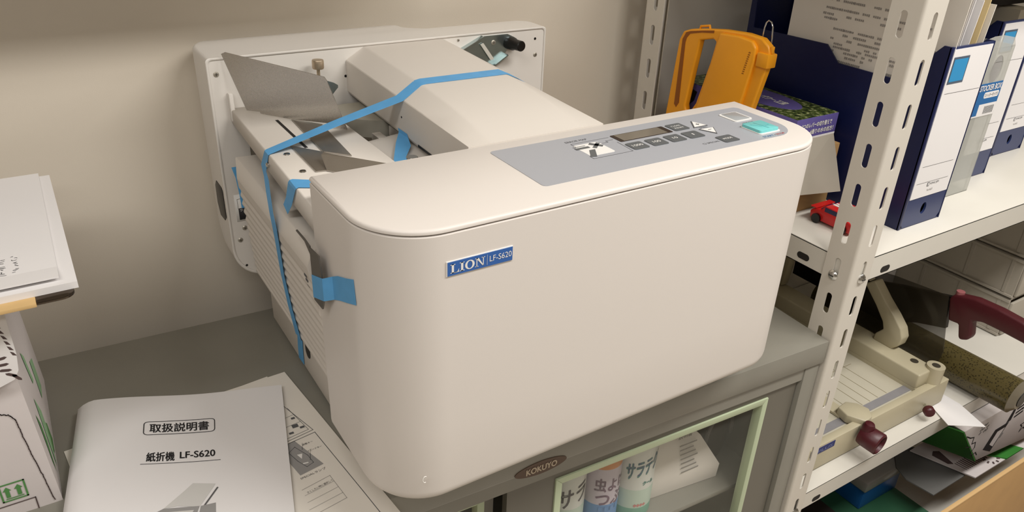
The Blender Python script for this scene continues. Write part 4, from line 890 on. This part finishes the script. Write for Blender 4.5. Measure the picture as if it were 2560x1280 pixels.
for k, lb in enumerate(('lowest translucent drawer box of the stack behind the trimmer handle', 'second translucent drawer box from the bottom of the stack', 'third translucent drawer box from the bottom of the stack', 'topmost translucent drawer box, directly under the upper shelf')): drawer_box(k, lb)

# ------------------------------------------------------------------ below the rack: open cartons
BZ = -0.80
tc_ = thing('open_carton', 'large open tan cardboard carton at the lower right corner', 'box', (1.45, -0.5, FZ))
g = G(KRAFT); th = 0.004; x0, x1, y0, y1 = 1.06, 1.95, -0.668, -0.556; zt = -0.449
g.box(x0, x1, y0-0.002, y0+th, FZ, zt, 0.0015); g.box(x0, x0+th, y0, y1, FZ, zt-0.1); g.box(x1-th, x1, y0, y1, FZ, zt); g.box(x0, x1, y0, y1, FZ, FZ+th); g.box(x0, x1, y1-th, y1, FZ, -0.82)
g.build('carton_walls', tc_)
g = G(M('kraft_edge', (206, 170, 118), 0.8)); g.box(x0, x1, y0-0.003, y0+th+0.001, zt-0.004, zt+0.001, 0.001); g.build('folded_rim', tc_)
zb_ = BZ+0.001
pc = thing('printed_carton', 'white carton printed with black sketches under the lower shelf', 'box', (1.62, -0.42, zb_))
P4 = [(1.395, -0.437), (2.00, -0.452), (2.02, -0.600), (1.525, -0.592)]
g = G(CARTON); g.prism([(1.340, -0.409), (1.90, -0.409), (1.935, -0.622), (1.464, -0.549)], 'Y', -0.570, -0.30, 0.003)
g.build('carton_body', pc)
g = G(INKK); o_ = (0, -0.5701, 0)
def skline(p, w=0.0028): g.line([(x, z) for x, z in p], w, o_, XA, ZA, 0.0002)
def poly(p, m=INKK): g.use(m); g.flat(p, o_, XA, ZA, 0.0003 if m is INKK else 0.0006)
# coordinates read along the front face
poly([(1.475, -0.520), (1.500, -0.470), (1.560, -0.470), (1.520, -0.545)]); poly([(1.500, -0.515), (1.515, -0.482), (1.548, -0.482), (1.522, -0.530)], CARTON)
poly([(1.545, -0.470), (1.560, -0.425), (1.572, -0.425), (1.565, -0.468)]); g.use(INKK)
for k in range(4): skline([(1.520+.008*k, -0.500-.004*k), (1.527+.008*k, -0.490-.004*k)], 0.003)
for k in range(3): skline([(1.580, -0.440-.012*k), (1.612, -0.436-.012*k)], 0.006)
star = [(1.660+0.022*(1 if k % 2 == 0 else .45)*math.cos(math.pi/2+math.pi*k/5), -.520+0.022*(1 if k % 2 == 0 else .45)*math.sin(math.pi/2+math.pi*k/5)) for k in range(10)]
skline(star+[star[0]], 0.0035)
skline([(1.680+.018*math.cos(2*math.pi*k/20), -.462+.022*math.sin(2*math.pi*k/20)) for k in range(21)], 0.005)
for k in range(8): x, z = 1.600+.004*(k % 3)*2, -.425-.004*k; poly([(x, z), (x+.004, z), (x+.004, z+.004), (x, z+.004)])
for k in range(9): x, z = 1.420+.009*(k % 4), -.430-.010*(k//3); skline([(x, z), (x+.005, z+.004)], 0.003)
skline([(1.385, -0.445), (1.400, -0.450), (1.402, -0.470), (1.418, -0.472), (1.424, -0.490), (1.414, -0.502), (1.425, -0.515), (1.440, -0.512), (1.452, -0.525)], 0.003)
skline([(1.362, -0.432), (1.385, -0.446)], 0.003); skline([(1.400, -0.478), (1.378, -0.470)], 0.003)
g.build('sketch_print', pc, smooth=False, recalc=False)
g = G(M('bright_green_card', (52, 130, 44), 0.7)); g.slab([(1.339, -0.569, -0.4100), (1.463, -0.569, -0.5500), (1.415, -0.440, -0.5550), (1.290, -0.440, -0.4150)], 0.003); g.build('green_end_panel', pc)
pc2 = thing('printed_carton', 'opened white carton flap with a drawn sun, below the other sketch carton', 'box', (1.6, -0.5, -0.64))
g = G(CARTON); g.slab([(1.4500, -0.4300, -0.6220), (1.5030, -0.5700, -0.6220), (1.900, -0.5700, -0.6320), (1.900, -0.4200, -0.6280)], 0.003)
g.build('flap', pc2, smooth=False)
g = G(BROWNP)
for k in range(9): a = 2*math.pi*k/9; c, s_ = math.cos(a), math.sin(a); g.slab([(1.607+.018*c-.002*s_, -.550+.012*s_+.002*c, -.6220), (1.607+.027*c-.002*s_, -.550+.018*s_+.002*c, -.6220), (1.607+.027*c+.002*s_, -.550+.018*s_-.002*c, -.6220), (1.607+.018*c+.002*s_, -.550+.012*s_-.002*c, -.6220)], 0.0014)
for k in range(12): g.slab([(1.505+.008*k, -.515, -.6210), (1.507+.008*k, -.515, -.6210), (1.512+.008*k, -.545, -.6215), (1.510+.008*k, -.545, -.6215)], 0.0012)
g.rings([[(1.482, -0.470, z), (1.498, -0.462, z), (1.512, -0.470, z), (1.500, -0.515, z), (1.488, -0.508, z)] for z in (-0.6205, -0.6195)])
g.build('sun_print', pc2, smooth=False)
g = G(M('bright_green_card', (52, 130, 44), 0.7)); g.slab([(1.600, -0.530, -0.6215), (1.640, -0.572, -0.6225), (1.720, -0.572, -0.6240), (1.690, -0.530, -0.6230)], 0.004); g.build('green_patch', pc2, smooth=False)
g = G(M('grey_board', (108, 107, 104), 0.8)); gp = [(1.440, -0.3931), (1.4981, -0.4347), (1.5012, -0.5480), (1.3689, -0.5480), (1.3594, -0.4818), (1.3762, -0.4443)]
g.prism(gp, 'Z', -0.633, -0.630)
tag(g.build('grey_board', loc=(1.42, -0.48, -0.633), smooth=False), 'grey card panel lying beside the sketch cartons', 'board')
g = G(M('dark_green_mat', (44, 92, 64), 0.6)); g.box(1.15, 1.42, -0.545, -0.25, zb_, zb_+0.075, 0.002); tag(g.build('green_mat', loc=(1.28, -0.4, zb_)), 'stack of dark green cutting mats on the lowest shelf', 'mat')
bb = thing('blue_storage_box', 'blue plastic box with a clear lid behind the green mats', 'storage box', (1.36, -0.38, zb_+0.076))
g = G(M('blue_plastic', (30, 96, 168), 0.35)); g.box(1.27, 1.42, -0.440, -0.28, zb_+0.0755, zb_+0.135, 0.003); g.build('tub', bb)
g = G(M('grey_lid', (170, 165, 160), 0.3)); g.box(1.265, 1.425, -0.445, -0.275, zb_+0.135, zb_+0.165, 0.004); g.build('lid', bb)
g = G(M('dark_case', (34, 26, 24), 0.6)); g.box(0.86, 1.13, -0.52, -0.10, zb_, zb_+0.16, 0.004); tag(g.build('dark_case', loc=(1.0, -0.3, zb_)), 'dark case in the shadow at the lowest shelf end', 'case')

# ------------------------------------------------------------------ left: carton, board, papers
ct = thing('white_carton', 'white printed carton with green leaves standing on the cabinet at the left', 'box', (-0.48, -0.18, 0))
g = G(CARTON); X1 = -0.309
def cbulge(y, z): return 0.004*math.sin(math.pi*min(max(z/0.27, 0), 1))*math.sin(math.pi*min(max((-0.05-y)/0.262, 0), 1))
NB = 12; 
L = []
for i in range(NB+1):
    z = 0.2826*i/NB; row = []
    for j in range(NB+1): y = -0.312+0.262*j/NB; row.append((X1-0.010*(z/0.274)+cbulge(y, z), y, z))
    row += [(-0.69, -0.05, z), (-0.69, -0.312, z)]; L.append(row)
g.rings(L); g.build('carton_body', ct, ang=40)
def cx(z): return X1-0.010*(z/0.274)
g = G(GREEN)
# up-arrows mark, front face
oy = -0.3126
def fq(pts, m=None):
    if m: g.use(m)
    g.flat(pts, (0, oy, 0), XA, ZA, 0.0002)
ax0, ax1, az0, az1 = -0.3640, -0.3385, 0.0225, 0.0475; w = 0.0018
for q in (((ax0, az0), (ax1, az0), (ax1, az0+w), (ax0, az0+w)), ((ax0, az1-w), (ax1, az1-w), (ax1, az1), (ax0, az1)), ((ax0, az0), (ax0+w, az0), (ax0+w, az1), (ax0, az1)), ((ax1-w, az0), (ax1, az0), (ax1, az1), (ax1-w, az1))): fq(q)
for c in (-0.3570, -0.3460):
    fq([(c-.0020, az0+.0055), (c+.0020, az0+.0055), (c+.0020, az0+.0150), (c-.0020, az0+.0150)]); fq([(c-.0042, az0+.0150), (c+.0042, az0+.0150), (c, az0+.0205)])
fq([(ax0+.004, az0+.0032), (ax1-.004, az0+.0032), (ax1-.004, az0+.0044), (ax0+.004, az0+.0044)])
g.use(BROWNP)
g.line([(-0.3850, 0.0175), (-0.3335, 0.0175), (-0.3335, -0.0)], 0.0012, (0, oy, 0), XA, ZA)
pf = [(-0.3900, 0.1420), (-0.3401, 0.1395), (-0.3330, 0.1360), (-0.3281, 0.1270), (-0.3264, 0.1002), (-0.3235, 0.0700), (-0.3199, 0.0415), (-0.3160, 0.0)]
rr = random.Random(2); pj = []
for a, b in zip(pf, pf[1:]):
    for k in range(8): s = k/8; pj.append((a[0]+(b[0]-a[0])*s+rr.uniform(-.0004, .0004), a[1]+(b[1]-a[1])*s+rr.uniform(-.0004, .0004)))
g.line(pj, 0.0011, (0, oy, 0), XA, ZA)
# leaf print on the right face
xr_ = X1+0.0008
def leaf(pts, m):
    g.use(m)
    g.face([(cx(z)+cbulge(y, z)+0.0006, y, z) for y, z in pts])
leaf([(-0.288, 0.110), (-0.276, 0.088), (-0.274, 0.060), (-0.282, 0.018), (-0.286, 0.040), (-0.286, 0.075)], GREEN)
leaf([(-0.262, 0.115), (-0.240, 0.080), (-0.235, 0.040), (-0.262, 0.010), (-0.264, 0.055)], GREENP)
leaf([(-0.255, 0.075), (-0.225, 0.050), (-0.215, 0.018), (-0.240, 0.014), (-0.252, 0.040)], GREEN)
leaf([(-0.240, 0.165), (-0.225, 0.150), (-0.215, 0.110), (-0.228, 0.112), (-0.236, 0.140)], GREENP)
leaf([(-0.190, 0.120), (-0.150, 0.100), (-0.140, 0.050), (-0.185, 0.060)], GREENP)
g.build('carton_print', ct, smooth=False, recalc=False)
g = G(PAPER); fp = [(-0.69, 0.2800), (-0.3075, 0.2790), (-0.3080, 0.215), (-0.3105, 0.196), (-0.3160, 0.186), (-0.3300, 0.181), (-0.3600, 0.178), (-0.69, 0.172)]
g.prism(fp, 'Y', -0.3265, -0.3250); g.use(BROWNP)
for k, (x, z, a) in enumerate(((-0.3225, 0.2140, 5), (-0.3225, 0.2065, -3), (-0.3215, 0.1995, -14), (-0.3175, 0.1925, -35), (-0.3135, 0.1880, -55))):
    c, s = math.cos(math.radians(a)), math.sin(math.radians(a)); g.flat([(x+(u*c-v*s), z+(u*s+v*c)) for u, v in ((-.006, 0), (-.003, .0016), (.004, .0016), (.006, 0), (.003, -.0016), (-.004, -.0016))], (0, -0.3265, 0), XA, ZA, 0.0002)
g.flat([(-0.345, 0.262), (-0.330, 0.250), (-0.323, 0.256), (-0.330, 0.268)], (0, -0.3265, 0), XA, ZA, 0.0002)
for k in range(7): g.flat([(-0.3200+.0012*k, 0.262-.007*k), (-0.3172+.0012*k, 0.260-.007*k), (-0.3150+.0012*k, 0.2555-.007*k), (-0.3185+.0012*k, 0.257-.007*k)], (0, -0.3265, 0), XA, ZA, 0.0002)
lab(g.build('front_flap', ct, smooth=False, recalc=False), 'white flap printed with brown rays')
bd_ = thing('document_board', 'pale wooden board with a dark metal end lying on the carton', 'board', (-0.45, -0.2, 0.2828))
g = G(WOOD); g.box(-0.70, -0.2770, -0.3640, -0.045, 0.2828, 0.2872, 0.0008); g.build('board', bd_)
g = G(M('dark_chrome', (92, 82, 72), 0.15, 0.9)); g.prism(rrect(-0.2770, -0.2430, -0.3620, -0.060, (0.010, 0, 0, 0.012)), 'Z', 0.2834, 0.2872, 0.0008); lab(g.build('metal_end', bd_), 'dark polished metal end strip')
def stack_sheet(label, x1, ya, yb, z0, z1, dx=0.0, curl=0.0, pr=None):
    g = G(PAPER); X0 = -0.66; N = 10; L = []
    for k in range(N+1):
        s = k/N; y = ya+(yb-ya)*s; c = curl*max(0, (s-0.9)/0.1)**2
        L.append([(X0, y, z0+c), (x1+dx*s, y, z0+c), (x1+dx*s, y, z1+c), (X0, y, z1+c)])
    g.rings(L)
    if pr: pr(g)
    return tag(g.build('paper_stack', loc=((X0+x1)/2, (ya+yb)/2, z0), smooth=False, recalc=False), label, 'paper', 'paper stacks on the board at the left')
stack_sheet('wider white paper stack lying directly on the wooden board', -0.2386, -0.0375, -0.3500, 0.2873, 0.2946)
def hand(g):
    g.use(INKG); rr = random.Random(4)
    for (cx_, cy_) in ((-0.2890, -0.268), (-0.3005, -0.272)):
        y = cy_
        for k in range(11):
            if k in (3, 7): y -= 0.003; continue
            p = [(cx_+rr.uniform(-.0035, .0035), y-rr.uniform(0, .003)) for _ in range(3)]
            for a, b in zip(p, p[1:]):
                d = Vector((b[0]-a[0], b[1]-a[1])); n = Vector((-d.y, d.x)); n = n.normalized()*0.00035 if n.length > 0 else Vector((.0003, 0))
                g.face([(a[0]+n.x, a[1]+n.y, 0.2967), (a[0]-n.x, a[1]-n.y, 0.2967), (b[0]-n.x, b[1]-n.y, 0.2967), (b[0]+n.x, b[1]+n.y, 0.2967)])
            y -= 0.0038
stack_sheet('upper white sheet with pencil notes on the paper stack', -0.2503, -0.0301, -0.3430, 0.2948, 0.2964, -0.003, 0.004, hand)

# manuals on the cabinet
def bil(q, s, t): 
    a = Vector(q[0])*(1-s)+Vector(q[1])*s; b = Vector(q[3])*(1-s)+Vector(q[2])*s; return a*(1-t)+b*t
g = G(PAPER2); g.slab([(-0.300, -0.226, 0.0010), (-0.036, -0.196, 0.0010), (-0.010, -0.490, 0.0010), (-0.270, -0.520, 0.0010)], 0.0012)
tag(g.build('paper_sheet', loc=(-0.15, -0.36, 0), smooth=False), 'bottom sheet of which only corners show under the open manual page', 'paper')
SQ = [(-0.250, -0.212, 0.0034), (-0.0118, -0.2006, 0.0034), (0.0212, -0.5330, 0.0034), (-0.230, -0.5430, 0.0034)]
g = G(PAPER2); g.slab(SQ, 0.0014); g.use(INKG)
sz_ = 0.0043
def sl(pts, w=0.0007): g.line(pts, w, (0, 0, sz_), XA, YA, 0.0001)
sl([(-0.0500, -0.230), (-0.0185, -0.3421), (-0.0600, -0.3490)], 0.0008); sl([(-0.0340, -0.283), (-0.0235, -0.3385), (-0.060, -0.3440)], 0.0006)
sl([(-0.0310, -0.300), (-0.056, -0.304)], 0.0005); sl([(-0.0275, -0.318), (-0.058, -0.322)], 0.0005); sl([(-0.0640, -0.354), (-0.0181, -0.3477), (-0.0040, -0.4760), (0.0010, -0.5250)], 0.0009)
for (x, y, w_, h_) in ((-0.0365, -0.3090, .005, .004), (-0.0320, -0.3320, .006, .004), (-0.0405, -0.3270, .008, .007), (-0.048, -0.337, .006, .004)): g.flat([(x, y), (x+w_, y), (x+w_, y+h_), (x, y+h_)], (0, 0, sz_), XA, YA, 0.0001)
g.use(M('grey_figure', (150, 148, 146), 0.8)); g.flat([(-0.0465, -0.3510), (-0.0285, -0.4095), (-0.0600, -0.4150), (-0.0700, -0.3550)], (0, 0, sz_), XA, YA, 0.0001)
g.use(INKG); rp = [(-0.050, -0.363), (-0.0405, -0.385), (-0.0385, -0.401), (-0.048, -0.4045), (-0.0545, -0.390), (-0.060, -0.370), (-0.050, -0.363)]; g.line(rp, 0.0008, (0, 0, sz_+0.0001), XA, YA, 0.0001)
g.use(INKW); g.flat([(-0.0520, -0.378), (-0.0455, -0.379), (-0.0490, -0.388)], (0, 0, sz_+0.0001), XA, YA, 0.0001); g.flat([(-0.0505, -0.396), (-0.0440, -0.397), (-0.0440, -0.399), (-0.0505, -0.398)], (0, 0, sz_+0.0001), XA, YA, 0.0001)
g.use(INKK); g.text('調整キー', (-0.0405, -0.3655, sz_), (1, .06, 0), (-.06, 1, 0), 0.014, 0.0034, 0.0001); g.text('スピードキー', (-0.0385, -0.3800, sz_), (1, .06, 0), (-.06, 1, 0), 0.019, 0.0034, 0.0001); g.text('SPECIALランプ', (-0.0615, -0.4225, sz_), (1, .10, 0), (-.10, 1, 0), 0.033, 0.0038, 0.0001)
g.use(INKL); sl([(-0.0430, -0.3720), (-0.0390, -0.3600)], 0.0005); sl([(-0.0405, -0.3950), (-0.0340, -0.3760)], 0.0005)
sl([(-0.066, -0.4395), (-0.0290, -0.4325), (-0.0246, -0.4773), (-0.0700, -0.4850)], 0.0006); sl([(-0.066, -0.4500), (-0.0279, -0.4440)], 0.0005); sl([(-0.067, -0.4620), (-0.0268, -0.4555)], 0.0005); sl([(-0.069, -0.4740), (-0.0255, -0.4670)], 0.0005)
g.use(INKK); g.text('さくしたい時に選択して', (-0.062, -0.4485, sz_), (1, .16, 0), (-.16, 1, 0), 0.034, 0.0036, 0.0001)
tag(g.build('manual_page', loc=(-0.11, -0.37, 0.003), smooth=False, recalc=False), 'opened manual page with diagrams lying partly under the front cover of the machine', 'paper')

bk = thing('instruction_manual', 'white instruction manual booklet lying open-curled on the cabinet', 'booklet', (-0.19, -0.32, 0.004))
Q = [(-0.2750, -0.1640), (-0.0270, -0.2380), (-0.0870, -0.4780), (-0.3170, -0.3900)]
def zsurf(s, t): return 0.0260-0.0170*s+0.0022*math.sin(s*7.5+0.3)*(1-0.6*t)
def msurf(s, t, off=0.0):
    a = Vector((*Q[0], 0))*(1-s)+Vector((*Q[1], 0))*s; b = Vector((*Q[3], 0))*(1-s)+Vector((*Q[2], 0))*s; p = a*(1-t)+b*t
    p.z = zsurf(s, t)+off
    if s < 0.10: p.z -= 0.012*((0.10-s)/0.10)**2; 
    return p
g = G(PAPER); NS, NT = 36, 16
grid = [[g.bm.verts.new(msurf(i/NS, j/NT, 0)) for i in range(NS+1)] for j in range(NT+1)]
grid2 = [[g.bm.verts.new(msurf(i/NS, j/NT, -0.0022)) for i in range(NS+1)] for j in range(NT+1)]
for j in range(NT):
    for i in range(NS):
        g.bm.faces.new((grid[j][i], grid[j+1][i], grid[j+1][i+1], grid[j][i+1])); g.bm.faces.new((grid2[j][i], grid2[j][i+1], grid2[j+1][i+1], grid2[j+1][i]))
for j in range(NT):
    g.bm.faces.new((grid[j][0], grid2[j][0], grid2[j+1][0], grid[j+1][0])); g.bm.faces.new((grid[j][NS], grid[j+1][NS], grid2[j+1][NS], grid2[j][NS]))
for i in range(NS):
    g.bm.faces.new((grid[0][i], grid[0][i+1], grid2[0][i+1], grid2[0][i])); g.bm.faces.new((grid[NT][i], grid2[NT][i], grid2[NT][i+1], grid[NT][i+1]))
g.build('cover_page', bk, ang=60)
g = G(INKK)
def mt(s, t): return msurf(s, -t if False else t, 0.0005)
def mtext(st, s0, t0, w, h, m=INKK, slope=0.0):
    g.use(m); vs, fs = glyphs(st)
    for du, dv in ((.0012, 0), (-.0012, 0), (0, .0012), (0, -.0012)): g.add([msurf(s0+v[0]*w+du, t0-v[1]*h+dv, 0.0005) for v in vs], fs)
def mline(pts, w, m=INKK):
    g.use(m)
    for a, b in zip(pts, pts[1:]):
        d = Vector((b[0]-a[0], b[1]-a[1])); L_ = d.length or 1e-9; n = Vector((-d.y, d.x))/L_*w/2; k = max(1, int(L_/0.04))
        for i in range(k):
            p = Vector(a)+d*(i/k); q = Vector(a)+d*((i+1)/k)
            g.face([msurf(p.x+n.x, p.y+n.y, .0005), msurf(p.x-n.x, p.y-n.y, .0005), msurf(q.x-n.x, q.y-n.y, .0005), msurf(q.x+n.x, q.y+n.y, .0005)])
def mpoly(pts, m, off=0.0005): g.use(m); g.face([msurf(x, y, off) for x, y in pts])
BX = (0.325, 0.655, 0.235, 0.345)
mline(rrect(BX[0], BX[1], BX[2], BX[3], 0.02, 4)+[rrect(BX[0], BX[1], BX[2], BX[3], 0.02, 4)[0]], 0.0045)
mtext('取扱説明書', 0.352, 0.328, 0.275, 0.074)
g.build('title_print', bk, smooth=False, recalc=False); g = G(INKK)
mtext('紙折機', 0.345, 0.560, 0.125, 0.070); mtext('LF-S620', 0.495, 0.545, 0.160, 0.050); mline([(0.320, 0.577), (0.680, 0.577)], 0.0035)
g.build('product_name_print', bk, smooth=False, recalc=False); g = G(INKK)
G1 = M('figure_pale_grey', (206, 204, 200), 0.8); G2 = M('figure_mid_grey', (150, 148, 146), 0.8); G3 = M('figure_dark', (92, 90, 90), 0.8)
mpoly([(0.555, 0.735), (0.655, 0.750), (0.585, 0.900), (0.470, 0.885)], G1); mpoly([(0.515, 0.790), (0.555, 0.735), (0.585, 0.745), (0.500, 0.885), (0.430, 0.900)], G1)
mpoly([(0.430, 0.900), (0.585, 0.895), (0.560, 0.995), (0.360, 0.995), (0.355, 0.955)], G2); mpoly([(0.590, 0.895), (0.655, 0.880), (0.655, 0.995), (0.575, 0.995)], G2); mpoly([(0.440, 0.925), (0.560, 0.920), (0.545, 0.960), (0.400, 0.965)], G1, 0.0007)
mline([(0.665, 0.775), (0.600, 0.905)], 0.008, G3); mline([(0.575, 0.765), (0.515, 0.880)], 0.004, G2); mline([(0.605, 0.765), (0.545, 0.885)], 0.004, G2); mline([(0.43, 0.903), (0.57, 0.898)], 0.004, G3)
g.build('machine_figure_print', bk, smooth=False, recalc=False)
